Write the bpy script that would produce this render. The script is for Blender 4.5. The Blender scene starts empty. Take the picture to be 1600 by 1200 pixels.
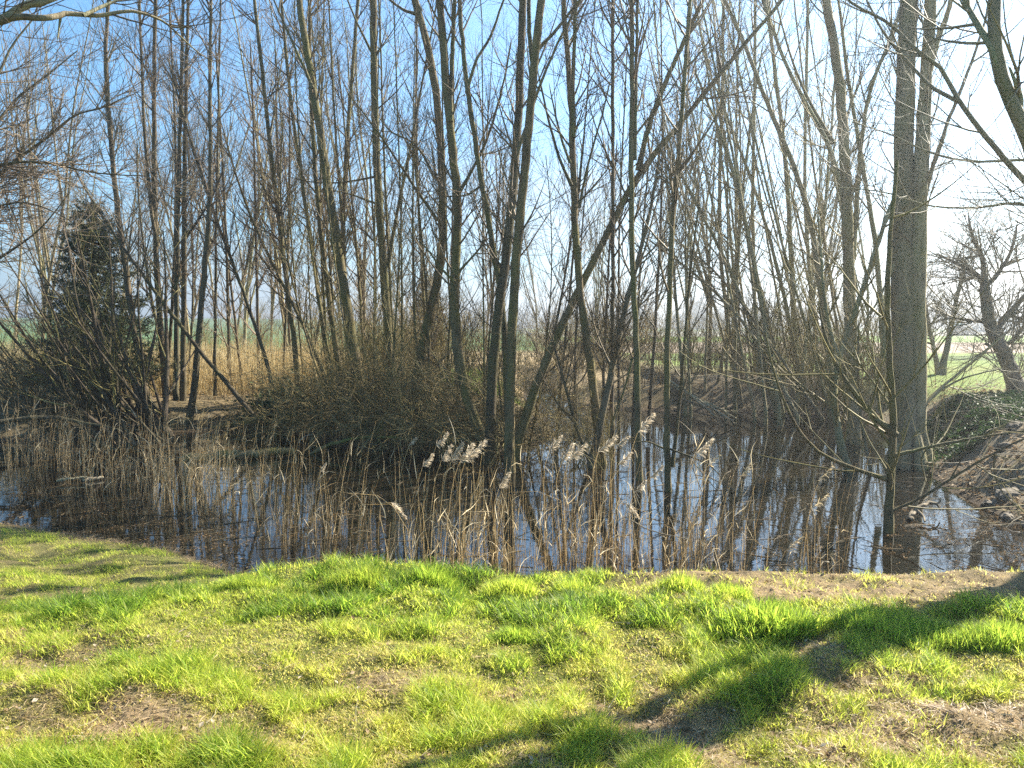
import bpy, math, random
import numpy as np

# ------------------------------------------------------------------ camera, world, sun
scene = bpy.context.scene
COL = scene.collection
PITCH = math.atan(90.0 / 1202.0)
CAM_Z = 1.6
cam_d = bpy.data.cameras.new("camera")
cam_d.sensor_width = 36.0
cam_d.lens = 36.0 * 1202.0 / 1600.0
cam_d.clip_start = 0.05
cam_d.clip_end = 6000.0
cam = bpy.data.objects.new("camera", cam_d)
COL.objects.link(cam)
cam.location = (0, 0, CAM_Z)
cam.rotation_euler = (math.pi / 2 - PITCH, 0, 0)
scene.camera = cam

SUN_AZ = math.radians(56.0)      # to the right of the view axis (+Y towards +X)
SUN_EL = math.radians(37.0)
SUN_DIR = np.array([math.sin(SUN_AZ) * math.cos(SUN_EL), math.cos(SUN_AZ) * math.cos(SUN_EL), math.sin(SUN_EL)])

world = bpy.data.worlds.new("World")
scene.world = world
world.use_nodes = True
wn, wl = world.node_tree.nodes, world.node_tree.links
for n in list(wn):
    wn.remove(n)
w_out = wn.new("ShaderNodeOutputWorld")
w_bg = wn.new("ShaderNodeBackground")
w_bg.inputs[1].default_value = 0.052
w_sky = wn.new("ShaderNodeTexSky")
w_sky.sky_type = 'NISHITA'
w_sky.sun_disc = False
w_sky.sun_elevation = SUN_EL
w_sky.sun_rotation = SUN_AZ
w_sky.air_density = 1.0
w_sky.dust_density = 0.4
w_sky.ozone_density = 1.5
# thin high cloud, thicker towards the horizon
w_tc = wn.new("ShaderNodeTexCoord")
w_sep = wn.new("ShaderNodeSeparateXYZ")
wl.new(w_tc.outputs['Generated'], w_sep.inputs[0])
w_map = wn.new("ShaderNodeMapping")
w_map.inputs['Scale'].default_value = (1.0, 1.0, 3.2)
wl.new(w_tc.outputs['Generated'], w_map.inputs[0])
w_no = wn.new("ShaderNodeTexNoise")
w_no.inputs['Scale'].default_value = 3.0
w_no.inputs['Detail'].default_value = 9.0
w_no.inputs['Roughness'].default_value = 0.6
w_no.inputs['Distortion'].default_value = 0.4
wl.new(w_map.outputs[0], w_no.inputs['Vector'])
w_hz = wn.new("ShaderNodeMapRange")          # more cloud low down
w_hz.inputs['From Min'].default_value = 0.0
w_hz.inputs['From Max'].default_value = 0.42
w_hz.inputs['To Min'].default_value = 0.26
w_hz.inputs['To Max'].default_value = -0.22
wl.new(w_sep.outputs['Z'], w_hz.inputs['Value'])
w_rt = wn.new("ShaderNodeMapRange")          # veil of cloud to the right
w_rt.inputs['From Min'].default_value = -0.1
w_rt.inputs['From Max'].default_value = 0.6
w_rt.inputs['To Min'].default_value = -0.02
w_rt.inputs['To Max'].default_value = 0.13
wl.new(w_sep.outputs['X'], w_rt.inputs['Value'])
w_a = wn.new("ShaderNodeMath"); w_a.operation = 'ADD'
wl.new(w_hz.outputs[0], w_a.inputs[0]); wl.new(w_rt.outputs[0], w_a.inputs[1])
w_b = wn.new("ShaderNodeMath"); w_b.operation = 'ADD'
wl.new(w_a.outputs[0], w_b.inputs[0]); wl.new(w_no.outputs['Fac'], w_b.inputs[1])
w_ramp = wn.new("ShaderNodeMapRange")
w_ramp.inputs['From Min'].default_value = 0.48
w_ramp.inputs['From Max'].default_value = 0.92
w_ramp.inputs['To Min'].default_value = 0.0
w_ramp.inputs['To Max'].default_value = 0.86
wl.new(w_b.outputs[0], w_ramp.inputs['Value'])
w_mix = wn.new("ShaderNodeMix"); w_mix.data_type = 'RGBA'
w_mix.inputs['B'].default_value = (3.7, 4.3, 5.1, 1)
wl.new(w_ramp.outputs[0], w_mix.inputs['Factor'])
w_tint = wn.new("ShaderNodeMix"); w_tint.data_type = 'RGBA'; w_tint.blend_type = 'MULTIPLY'
w_tint.inputs['Factor'].default_value = 1.0
w_tint.inputs['B'].default_value = (0.48, 0.98, 1.22, 1)
wl.new(w_sky.outputs[0], w_tint.inputs['A'])
wl.new(w_tint.outputs['Result'], w_mix.inputs['A'])
wl.new(w_mix.outputs['Result'], w_bg.inputs[0])
wl.new(w_bg.outputs[0], w_out.inputs[0])

sun_d = bpy.data.lights.new("sun", 'SUN')
sun_d.energy = 5.0
sun_d.angle = math.radians(0.5)
sun_d.color = (1.0, 0.93, 0.80)
sun = bpy.data.objects.new("sun", sun_d)
COL.objects.link(sun)
sun.rotation_euler = (math.pi / 2 - SUN_EL, 0, math.pi - SUN_AZ)   # shines from SUN_DIR
sun.location = (30, 20, 30)

scene.view_settings.view_transform = 'Standard'
scene.view_settings.look = 'None'
scene.view_settings.exposure = 2.05
scene.view_settings.gamma = 1.0
scene.render.engine = 'CYCLES'
scene.cycles.max_bounces = 6
scene.cycles.diffuse_bounces = 3
scene.cycles.glossy_bounces = 3
scene.cycles.transmission_bounces = 3
scene.cycles.use_denoising = False
scene.cycles.sample_clamp_indirect = 0.35
scene.cycles.sample_clamp_direct = 0.9
scene.cycles.caustics_reflective = False
scene.cycles.caustics_refractive = False

# ------------------------------------------------------------------ helpers
F = 1202.0
CP, SP = math.cos(PITCH), math.sin(PITCH)
WATER = -0.60


def ray(px, py):
    u, v = (px - 800.0) / F, (600.0 - py) / F
    return np.array([u, CP + v * SP, -SP + v * CP])


def at(px, py, Y):
    d = ray(px, py)
    return np.array([0, 0, CAM_Z]) + d * (Y / d[1])


def depth_on(py, z):
    d = ray(800, py)
    return d[1] * (z - CAM_Z) / d[2]


def _hash(ix, iy, seed):
    h = (ix.astype(np.int64) * 374761393 + iy.astype(np.int64) * 668265263 + seed * 1442695041) & 0xFFFFFFFF
    h = ((h ^ (h >> 13)) * 1274126177) & 0xFFFFFFFF
    h = h ^ (h >> 16)
    return (h & 0xFFFF) / 65535.0


def vnoise(x, y, s, seed=0):
    x = np.asarray(x, float) / s
    y = np.asarray(y, float) / s
    ix, iy = np.floor(x), np.floor(y)
    fx, fy = x - ix, y - iy
    fx = fx * fx * (3 - 2 * fx)
    fy = fy * fy * (3 - 2 * fy)
    a, b = _hash(ix, iy, seed), _hash(ix + 1, iy, seed)
    c, d = _hash(ix, iy + 1, seed), _hash(ix + 1, iy + 1, seed)
    return (a * (1 - fx) + b * fx) * (1 - fy) + (c * (1 - fx) + d * fx) * fy


def fbm(x, y, s, oct=3, seed=0):
    t, amp, tot = 0, 1.0, 0
    for o in range(oct):
        t = t + amp * vnoise(x, y, s / 2 ** o, seed + o * 17)
        tot += amp
        amp *= 0.5
    return t / tot


def sstep(a, b, x):
    t = np.clip((np.asarray(x, float) - a) / (b - a), 0, 1)
    return t * t * (3 - 2 * t)


# ---- materials
def new_mat(name):
    m = bpy.data.materials.new(name)
    m.use_nodes = True
    nt = m.node_tree
    for n in list(nt.nodes):
        nt.nodes.remove(n)
    out = nt.nodes.new("ShaderNodeOutputMaterial")
    return m, nt, out


def noise_node(nt, scale, detail=6, rough=0.6, stretch=None, coord='Object', dist=0.0):
    tc = nt.nodes.new("ShaderNodeTexCoord")
    n = nt.nodes.new("ShaderNodeTexNoise")
    n.inputs['Scale'].default_value = scale
    n.inputs['Detail'].default_value = detail
    n.inputs['Roughness'].default_value = rough
    n.inputs['Distortion'].default_value = dist
    if stretch:
        mp = nt.nodes.new("ShaderNodeMapping")
        mp.inputs['Scale'].default_value = stretch
        nt.links.new(tc.outputs[coord], mp.inputs[0])
        nt.links.new(mp.outputs[0], n.inputs['Vector'])
    else:
        nt.links.new(tc.outputs[coord], n.inputs['Vector'])
    return n


def ramp_node(nt, src, stops):
    r = nt.nodes.new("ShaderNodeValToRGB")
    el = r.color_ramp.elements
    while len(el) < len(stops):
        el.new(0.5)
    for e, (p, c) in zip(el, stops):
        e.position = p
        e.color = (c[0], c[1], c[2], 1)
    nt.links.new(src, r.inputs[0])
    return r


def bark_mat(name, c_dark, c_mid, moss, moss_amt=0.5, scale=9.0, bump=0.5):
    m, nt, out = new_mat(name)
    p = nt.nodes.new("ShaderNodeBsdfPrincipled")
    p.inputs['Roughness'].default_value = 0.85
    p.inputs['Specular IOR Level'].default_value = 0.25
    n1 = noise_node(nt, scale, 8, 0.65, (1.0, 1.0, 0.28))
    r1 = ramp_node(nt, n1.outputs['Fac'], [(0.30, c_dark), (0.52, c_mid), (0.75, tuple(min(1, v * 1.45) for v in c_mid))])
    n2 = noise_node(nt, 2.3, 5, 0.6, (1, 1, 0.6))
    r2 = ramp_node(nt, n2.outputs['Fac'], [(0.42, (0, 0, 0)), (0.66, (moss_amt,) * 3)])
    mx = nt.nodes.new("ShaderNodeMix"); mx.data_type = 'RGBA'
    nt.links.new(r2.outputs[0], mx.inputs['Factor'])
    nt.links.new(r1.outputs[0], mx.inputs['A'])
    mx.inputs['B'].default_value = (*moss, 1)
    n3 = noise_node(nt, 6.0, 3, 0.5)
    r3 = ramp_node(nt, n3.outputs['Fac'], [(0.68, (0, 0, 0)), (0.74, (0.5,) * 3)])   # pale lichen spots
    mx2 = nt.nodes.new("ShaderNodeMix"); mx2.data_type = 'RGBA'
    nt.links.new(r3.outputs[0], mx2.inputs['Factor'])
    nt.links.new(mx.outputs['Result'], mx2.inputs['A'])
    mx2.inputs['B'].default_value = (0.20, 0.20, 0.15, 1)
    oi = nt.nodes.new("ShaderNodeObjectInfo")
    rv = ramp_node(nt, oi.outputs['Random'], [(0.0, (0.62, 0.60, 0.60)), (0.35, (1.15, 1.05, 0.92)), (0.7, (0.85, 0.92, 0.80)), (1.0, (1.35, 1.30, 1.25))])
    mv = nt.nodes.new("ShaderNodeMix"); mv.data_type = 'RGBA'; mv.blend_type = 'MULTIPLY'; mv.inputs['Factor'].default_value = 1
    nt.links.new(mx2.outputs['Result'], mv.inputs['A']); nt.links.new(rv.outputs[0], mv.inputs['B'])
    nt.links.new(mv.outputs['Result'], p.inputs['Base Color'])
    n4 = noise_node(nt, scale * 3, 6, 0.7, (1, 1, 0.22))
    b = nt.nodes.new("ShaderNodeBump")
    b.inputs['Strength'].default_value = bump
    b.inputs['Distance'].default_value = 0.035
    nt.links.new(n4.outputs['Fac'], b.inputs['Height'])
    nt.links.new(b.outputs[0], p.inputs['Normal'])
    nt.links.new(p.outputs[0], out.inputs[0])
    return m


def twig_mat(name, c1, c2, rough=0.6):
    m, nt, out = new_mat(name)
    p = nt.nodes.new("ShaderNodeBsdfPrincipled")
    p.inputs['Roughness'].default_value = rough
    p.inputs['Specular IOR Level'].default_value = 0.12
    n1 = noise_node(nt, 1.7, 4, 0.6)
    r1 = ramp_node(nt, n1.outputs['Fac'], [(0.35, c1), (0.65, c2)])
    oi = nt.nodes.new("ShaderNodeObjectInfo")
    rv = ramp_node(nt, oi.outputs['Random'], [(0.0, (0.65, 0.62, 0.62)), (0.4, (1.1, 1.02, 0.92)), (0.7, (0.9, 0.95, 0.82)), (1.0, (1.35, 1.28, 1.2))])
    mv = nt.nodes.new("ShaderNodeMix"); mv.data_type = 'RGBA'; mv.blend_type = 'MULTIPLY'; mv.inputs['Factor'].default_value = 1
    nt.links.new(r1.outputs[0], mv.inputs['A']); nt.links.new(rv.outputs[0], mv.inputs['B'])
    nt.links.new(mv.outputs['Result'], p.inputs['Base Color'])
    nt.links.new(p.outputs[0], out.inputs[0])
    return m


def leaf_mat(name, stops, transl=0.5, rough=0.5, tint=True, gloss=0.3, tscale=1.3):
    """thin translucent blades; colour picked per blade by the 'tint' attribute"""
    m, nt, out = new_mat(name)
    if tint:
        a = nt.nodes.new("ShaderNodeAttribute"); a.attribute_name = "tint"
        src = a.outputs['Fac']
    else:
        src = noise_node(nt, 2.5, 4).outputs['Fac']
    r = ramp_node(nt, src, stops)
    p = nt.nodes.new("ShaderNodeBsdfPrincipled")
    p.inputs['Roughness'].default_value = rough
    p.inputs['Specular IOR Level'].default_value = gloss
    nt.links.new(r.outputs[0], p.inputs['Base Color'])
    t = nt.nodes.new("ShaderNodeBsdfTranslucent")
    g = nt.nodes.new("ShaderNodeVectorMath"); g.operation = 'SCALE'
    g.inputs['Scale'].default_value = tscale
    nt.links.new(r.outputs[0], g.inputs[0])
    nt.links.new(g.outputs[0], t.inputs['Color'])
    mx = nt.nodes.new("ShaderNodeMixShader")
    mx.inputs[0].default_value = transl
    nt.links.new(p.outputs[0], mx.inputs[1])
    nt.links.new(t.outputs[0], mx.inputs[2])
    nt.links.new(mx.outputs[0], out.inputs[0])
    return m


M = {}
M['bark_olive'] = bark_mat("bark_olive", (0.040, 0.031, 0.018), (0.135, 0.108, 0.062), (0.135, 0.135, 0.035), 0.7)
M['bark_dark'] = bark_mat("bark_dark", (0.030, 0.024, 0.018), (0.12, 0.095, 0.066), (0.095, 0.095, 0.035), 0.4)
M['bark_grey'] = bark_mat("bark_grey", (0.085, 0.072, 0.045), (0.27, 0.235, 0.16), (0.20, 0.205, 0.085), 0.65, scale=7, bump=0.8)
M['bark_rough'] = bark_mat("bark_rough", (0.05, 0.043, 0.036), (0.17, 0.15, 0.125), (0.12, 0.13, 0.05), 0.45, scale=14, bump=1.0)
M['twig_brown'] = twig_mat("twig_brown", (0.085, 0.062, 0.040), (0.20, 0.155, 0.10))
M['twig_purple'] = twig_mat("twig_purple", (0.125, 0.098, 0.076), (0.28, 0.228, 0.175))
M['twig_olive'] = twig_mat("twig_olive", (0.12, 0.10, 0.045), (0.28, 0.235, 0.105))
M['twig_grey'] = twig_mat("twig_grey", (0.13, 0.11, 0.08), (0.27, 0.23, 0.17))
M['bramble'] = twig_mat("bramble", (0.14, 0.11, 0.05), (0.34, 0.27, 0.13))
M['deadwood'] = bark_mat("deadwood", (0.16, 0.13, 0.09), (0.34, 0.29, 0.21), (0.14, 0.15, 0.05), 0.35, scale=12)
M['mosslog'] = bark_mat("mosslog", (0.06, 0.05, 0.03), (0.16, 0.13, 0.07), (0.15, 0.15, 0.035), 0.9, scale=12)
M['grass'] = leaf_mat("grass", [(0.0, (0.46, 0.37, 0.15)), (0.22, (0.47, 0.44, 0.12)), (0.45, (0.40, 0.43, 0.06)),
                                (0.75, (0.22, 0.31, 0.035)), (1.0, (0.08, 0.15, 0.02))], 0.6, tscale=1.9)
M['straw'] = leaf_mat("straw", [(0.0, (0.20, 0.135, 0.065)), (0.5, (0.38, 0.28, 0.16)), (1.0, (0.55, 0.43, 0.27))], 0.35)
M['reed'] = leaf_mat("reed", [(0.0, (0.25, 0.18, 0.10)), (0.5, (0.56, 0.45, 0.27)), (1.0, (0.82, 0.71, 0.50))], 0.5)
M['plume'] = leaf_mat("plume", [(0.0, (0.46, 0.37, 0.26)), (1.0, (0.78, 0.69, 0.54))], 0.55, tscale=1.15)
M['golden_reed'] = leaf_mat("golden_reed", [(0.0, (0.42, 0.33, 0.17)), (0.5, (0.68, 0.56, 0.32)), (1.0, (0.85, 0.75, 0.48))], 0.4, tscale=1.1)
M['ivy'] = leaf_mat("ivy", [(0.0, (0.02, 0.040, 0.014)), (0.6, (0.04, 0.08, 0.022)), (1.0, (0.09, 0.13, 0.045))], 0.2, 0.6, gloss=0.25)
M['needle'] = leaf_mat("needle", [(0.0, (0.022, 0.042, 0.018)), (0.6, (0.075, 0.090, 0.034)), (1.0, (0.19, 0.16, 0.07))], 0.2)
M['litter'] = leaf_mat("litter", [(0.0, (0.10, 0.065, 0.035)), (0.5, (0.26, 0.18, 0.10)), (1.0, (0.50, 0.42, 0.32))], 0.25, 0.95, gloss=0.0)
M['greenery'] = leaf_mat("greenery", [(0.0, (0.10, 0.14, 0.03)), (0.5, (0.20, 0.28, 0.06)), (1.0, (0.34, 0.38, 0.13))], 0.5)
M['farwood'] = leaf_mat("farwood", [(0.0, (0.085, 0.085, 0.075)), (1.0, (0.16, 0.155, 0.13))], 0.2)

# stone
_m, _nt, _o = new_mat("stone")
_p = _nt.nodes.new("ShaderNodeBsdfPrincipled"); _p.inputs['Roughness'].default_value = 0.9
_n = noise_node(_nt, 8, 8, 0.7)
_r = ramp_node(_nt, _n.outputs['Fac'], [(0.3, (0.06, 0.045, 0.03)), (0.55, (0.17, 0.14, 0.10)), (0.8, (0.32, 0.28, 0.22))])
_nt.links.new(_r.outputs[0], _p.inputs['Base Color'])
_b = _nt.nodes.new("ShaderNodeBump"); _b.inputs['Strength'].default_value = 0.8; _b.inputs['Distance'].default_value = 0.03
_nt.links.new(_n.outputs['Fac'], _b.inputs['Height']); _nt.links.new(_b.outputs[0], _p.inputs['Normal'])
_nt.links.new(_p.outputs[0], _o.inputs[0])
M['stone'] = _m


def flat_mat(name, c, rough=0.7, var=0.25, scale=3.0):
    m, nt, out = new_mat(name)
    p = nt.nodes.new("ShaderNodeBsdfPrincipled"); p.inputs['Roughness'].default_value = rough
    n = noise_node(nt, scale, 6, 0.65)
    r = ramp_node(nt, n.outputs['Fac'], [(0.3, tuple(v * (1 - var) for v in c)), (0.7, tuple(min(1, v * (1 + var)) for v in c))])
    nt.links.new(r.outputs[0], p.inputs['Base Color'])
    nt.links.new(p.outputs[0], out.inputs[0])
    return m


M['barn_wall'] = flat_mat("barn_wall", (0.42, 0.45, 0.46))
M['barn_roof'] = flat_mat("barn_roof", (0.30, 0.33, 0.36))
M['dark_green_paint'] = flat_mat("dark_green_paint", (0.045, 0.075, 0.07), 0.4)
M['pale_glass'] = flat_mat("pale_glass", (0.35, 0.42, 0.46), 0.15)
M['tyre'] = flat_mat("tyre", (0.02, 0.02, 0.02), 0.8)

# ground: zone colour per vertex, broken up by noise
_m, _nt, _o = new_mat("ground")
_p = _nt.nodes.new("ShaderNodeBsdfPrincipled"); _p.inputs['Roughness'].default_value = 0.95
_p.inputs['Specular IOR Level'].default_value = 0.15
_a = _nt.nodes.new("ShaderNodeAttribute"); _a.attribute_name = "zone"
_n1 = noise_node(_nt, 14.0, 8, 0.7)
_r1 = ramp_node(_nt, _n1.outputs['Fac'], [(0.28, (0.50,) * 3), (0.5, (0.95,) * 3), (0.72, (1.5, 1.42, 1.3))])
_n2 = noise_node(_nt, 0.8, 6, 0.65)
_r2 = ramp_node(_nt, _n2.outputs['Fac'], [(0.3, (0.75, 0.8, 0.75)), (0.7, (1.25, 1.2, 1.2))])
_x1 = _nt.nodes.new("ShaderNodeMix"); _x1.data_type = 'RGBA'; _x1.blend_type = 'MULTIPLY'; _x1.inputs['Factor'].default_value = 1
_x2 = _nt.nodes.new("ShaderNodeMix"); _x2.data_type = 'RGBA'; _x2.blend_type = 'MULTIPLY'; _x2.inputs['Factor'].default_value = 1
_nt.links.new(_a.outputs['Color'], _x1.inputs['A']); _nt.links.new(_r1.outputs[0], _x1.inputs['B'])
_nt.links.new(_x1.outputs['Result'], _x2.inputs['A']); _nt.links.new(_r2.outputs[0], _x2.inputs['B'])
_nt.links.new(_x2.outputs['Result'], _p.inputs['Base Color'])
_n3 = noise_node(_nt, 22.0, 8, 0.75)
_b = _nt.nodes.new("ShaderNodeBump"); _b.inputs['Strength'].default_value = 1.0; _b.inputs['Distance'].default_value = 0.03
_nt.links.new(_n3.outputs['Fac'], _b.inputs['Height']); _nt.links.new(_b.outputs[0], _p.inputs['Normal'])
_nt.links.new(_p.outputs[0], _o.inputs[0])
M['ground'] = _m

# water: dark, mirror-like, with scum and drowned leaves in patches
_m, _nt, _o = new_mat("water")
_d = _nt.nodes.new("ShaderNodeBsdfDiffuse"); _d.inputs['Color'].default_value = (0.010, 0.008, 0.005, 1)
_g = _nt.nodes.new("ShaderNodeBsdfGlossy"); _g.inputs['Roughness'].default_value = 0.025
_g.inputs['Color'].default_value = (0.93, 0.96, 1.0, 1)
_f = _nt.nodes.new("ShaderNodeFresnel"); _f.inputs['IOR'].default_value = 2.15
_n1 = noise_node(_nt, 2.2, 3, 0.5, (1.0, 1.8, 1.0))
_n2 = noise_node(_nt, 28.0, 2, 0.5, (0.6, 1.6, 1.0))
_b1 = _nt.nodes.new("ShaderNodeBump"); _b1.inputs['Strength'].default_value = 0.03; _b1.inputs['Distance'].default_value = 0.05
_b2 = _nt.nodes.new("ShaderNodeBump"); _b2.inputs['Strength'].default_value = 0.015; _b2.inputs['Distance'].default_value = 0.008
_nt.links.new(_n1.outputs['Fac'], _b1.inputs['Height']); _nt.links.new(_n2.outputs['Fac'], _b2.inputs['Height'])
_nt.links.new(_b1.outputs[0], _b2.inputs['Normal'])
_nt.links.new(_b2.outputs[0], _g.inputs['Normal']); _nt.links.new(_b2.outputs[0], _f.inputs['Normal'])
_mx = _nt.nodes.new("ShaderNodeMixShader")
_nt.links.new(_f.outputs[0], _mx.inputs[0]); _nt.links.new(_d.outputs[0], _mx.inputs[1]); _nt.links.new(_g.outputs[0], _mx.inputs[2])
_sc = _nt.nodes.new("ShaderNodeBsdfDiffuse")
_n3 = noise_node(_nt, 30.0, 6, 0.7, (0.6, 1.5, 1))
_r3 = ramp_node(_nt, _n3.outputs['Fac'], [(0.35, (0.018, 0.014, 0.009)), (0.6, (0.06, 0.045, 0.028)), (0.8, (0.13, 0.11, 0.07))])
_nt.links.new(_r3.outputs[0], _sc.inputs['Color'])
_a = _nt.nodes.new("ShaderNodeAttribute"); _a.attribute_name = "scum"
_n4 = noise_node(_nt, 9.0, 9, 0.75, (0.45, 1.5, 1))
_ad = _nt.nodes.new("ShaderNodeMath"); _ad.operation = 'ADD'
_nt.links.new(_a.outputs['Fac'], _ad.inputs[0]); _nt.links.new(_n4.outputs['Fac'], _ad.inputs[1])
_r4 = ramp_node(_nt, _ad.outputs[0], [(0.66, (0, 0, 0)), (0.74, (0.9,) * 3)])
_mx2 = _nt.nodes.new("ShaderNodeMixShader")
_nt.links.new(_r4.outputs[0], _mx2.inputs[0]); _nt.links.new(_mx.outputs[0], _mx2.inputs[1]); _nt.links.new(_sc.outputs[0], _mx2.inputs[2])
_nt.links.new(_mx2.outputs[0], _o.inputs[0])
M['water'] = _m


# ---- mesh building
class MB:
    """collects vertices, quads / triangles and a per-vertex tint"""
    def __init__(self):
        self.v, self.f4, self.f3, self.t, self.n = [], [], [], [], 0

    def add(self, v, f4=None, f3=None, tint=None):
        v = np.asarray(v, float).reshape(-1, 3)
        self.v.append(v)
        if f4 is not None and len(f4):
            self.f4.append(np.asarray(f4, np.int64) + self.n)
        if f3 is not None and len(f3):
            self.f3.append(np.asarray(f3, np.int64) + self.n)
        self.t.append(np.full(len(v), 0.5) if tint is None else np.asarray(tint, float))
        self.n += len(v)

    def tubes(self, P, R, sides=3):
        P = np.asarray(P, float); R = np.asarray(R, float)
        N, K = P.shape[:2]
        T = np.empty_like(P)
        T[:, 1:-1] = P[:, 2:] - P[:, :-2]
        T[:, 0] = P[:, 1] - P[:, 0]
        T[:, -1] = P[:, -1] - P[:, -2]
        T /= np.linalg.norm(T, axis=2, keepdims=True) + 1e-9
        mean = T.mean(axis=1)
        ref = np.zeros((N, 3))
        ref[np.arange(N), np.argmin(np.abs(mean), axis=1)] = 1.0
        A = np.cross(T, ref[:, None, :])
        A /= np.linalg.norm(A, axis=2, keepdims=True) + 1e-9
        B = np.cross(T, A)
        ang = np.arange(sides) * 2 * math.pi / sides
        V = (P[:, :, None, :] + R[:, :, None, None] * (np.cos(ang)[None, None, :, None] * A[:, :, None, :]
             + np.sin(ang)[None, None, :, None] * B[:, :, None, :]))
        base = (np.arange(N) * K * sides)[:, None, None]
        k = (np.arange(K - 1) * sides)[None, :, None]
        s = np.arange(sides)[None, None, :]
        s2 = (np.arange(sides) + 1)[None, None, :] % sides
        Fq = np.stack([base + k + s, base + k + s2, base + k + sides + s2, base + k + sides + s], axis=3).reshape(-1, 4)
        self.add(V.reshape(-1, 3), Fq)

    def ribbons(self, P, W, side, tint):
        """P (N,K,3) centre lines, W (N,K) half widths, side (N,3) width direction; last width may be 0"""
        N, K = P.shape[:2]
        V = np.empty((N, K, 2, 3))
        V[:, :, 0] = P - W[:, :, None] * side[:, None, :]
        V[:, :, 1] = P + W[:, :, None] * side[:, None, :]
        base = (np.arange(N) * K * 2)[:, None]
        k = (np.arange(K - 1) * 2)[None, :]
        b = base + k
        Fq = np.stack([b, b + 1, b + 3, b + 2], axis=2).reshape(-1, 4)
        self.add(V.reshape(-1, 3), Fq, None, np.repeat(tint, K * 2))

    def build(self, name, mat, parent=None, origin=None, smooth=True, tint=False, zone=None, loc=None):
        V = np.concatenate(self.v)
        if origin is not None:
            V = V - np.asarray(origin)[None, :]
        me = bpy.data.meshes.new(name)
        f4 = np.concatenate(self.f4) if self.f4 else np.zeros((0, 4), np.int64)
        f3 = np.concatenate(self.f3) if self.f3 else np.zeros((0, 3), np.int64)
        loops = np.concatenate([f4.ravel(), f3.ravel()]).astype(np.int32)
        starts = np.concatenate([np.arange(len(f4)) * 4, len(f4) * 4 + np.arange(len(f3)) * 3]).astype(np.int32)
        me.vertices.add(len(V)); me.loops.add(len(loops)); me.polygons.add(len(starts))
        me.vertices.foreach_set("co", V.astype(np.float32).ravel())
        me.loops.foreach_set("vertex_index", loops)
        me.polygons.foreach_set("loop_start", starts)
        me.polygons.foreach_set("use_smooth", np.full(len(starts), smooth, bool))
        if tint:
            at_ = me.attributes.new("tint", 'FLOAT', 'POINT')
            at_.data.foreach_set("value", np.concatenate(self.t).astype(np.float32))
        me.update(calc_edges=True)
        me.materials.append(M[mat])
        ob = bpy.data.objects.new(name, me)
        COL.objects.link(ob)
        if parent is not None:
            ob.parent = parent
        elif loc is not None:
            ob.location = loc
        return ob


def tag(o, label=None, cat=None, group=None, kind=None):
    if label: o['label'] = label
    if cat: o['category'] = cat
    if group: o['group'] = group
    if kind: o['kind'] = kind
    return o


def thing(name, label, cat, loc=(0, 0, 0), group=None):
    o = bpy.data.objects.new(name, None)
    o.empty_display_size = 0.3
    COL.objects.link(o)
    o.location = loc
    return tag(o, label, cat, group)


def dup(root, loc, rotz=0.0, scale=1.0, label=None, group=None):
    c = root.copy(); COL.objects.link(c)
    c.location = loc; c.rotation_euler = (0, 0, rotz); c.scale = (scale,) * 3 if not isinstance(scale, tuple) else scale
    if label: c['label'] = label
    if group: c['group'] = group
    for ch in list(root.children):
        d = ch.copy(); COL.objects.link(d); d.parent = c
        for g in ch.children:
            e = g.copy(); COL.objects.link(e); e.parent = d
    return c


def unit(v):
    return v / (np.linalg.norm(v, axis=-1, keepdims=True) + 1e-9)


def spline(pts, n):
    """Catmull-Rom through pts (m,c) -> n points evenly in parameter by chord length"""
    p = np.asarray(pts, float)
    if len(p) == 2:
        t = np.linspace(0, 1, n)[:, None]
        return p[0] * (1 - t) + p[1] * t
    d = np.linalg.norm(np.diff(p[:, :3], axis=0), axis=1) + 1e-6
    u = np.concatenate([[0], np.cumsum(d)])
    m = np.gradient(p, u, axis=0)
    t = np.linspace(0, u[-1], n)
    i = np.clip(np.searchsorted(u, t, side='right') - 1, 0, len(p) - 2)
    h = (u[i + 1] - u[i])[:, None]
    s = ((t - u[i]) / (u[i + 1] - u[i]))[:, None]
    return ((2 * s**3 - 3 * s**2 + 1) * p[i] + (s**3 - 2 * s**2 + s) * h * m[i]
            + (-2 * s**3 + 3 * s**2) * p[i + 1] + (s**3 - s**2) * h * m[i + 1])


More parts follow.
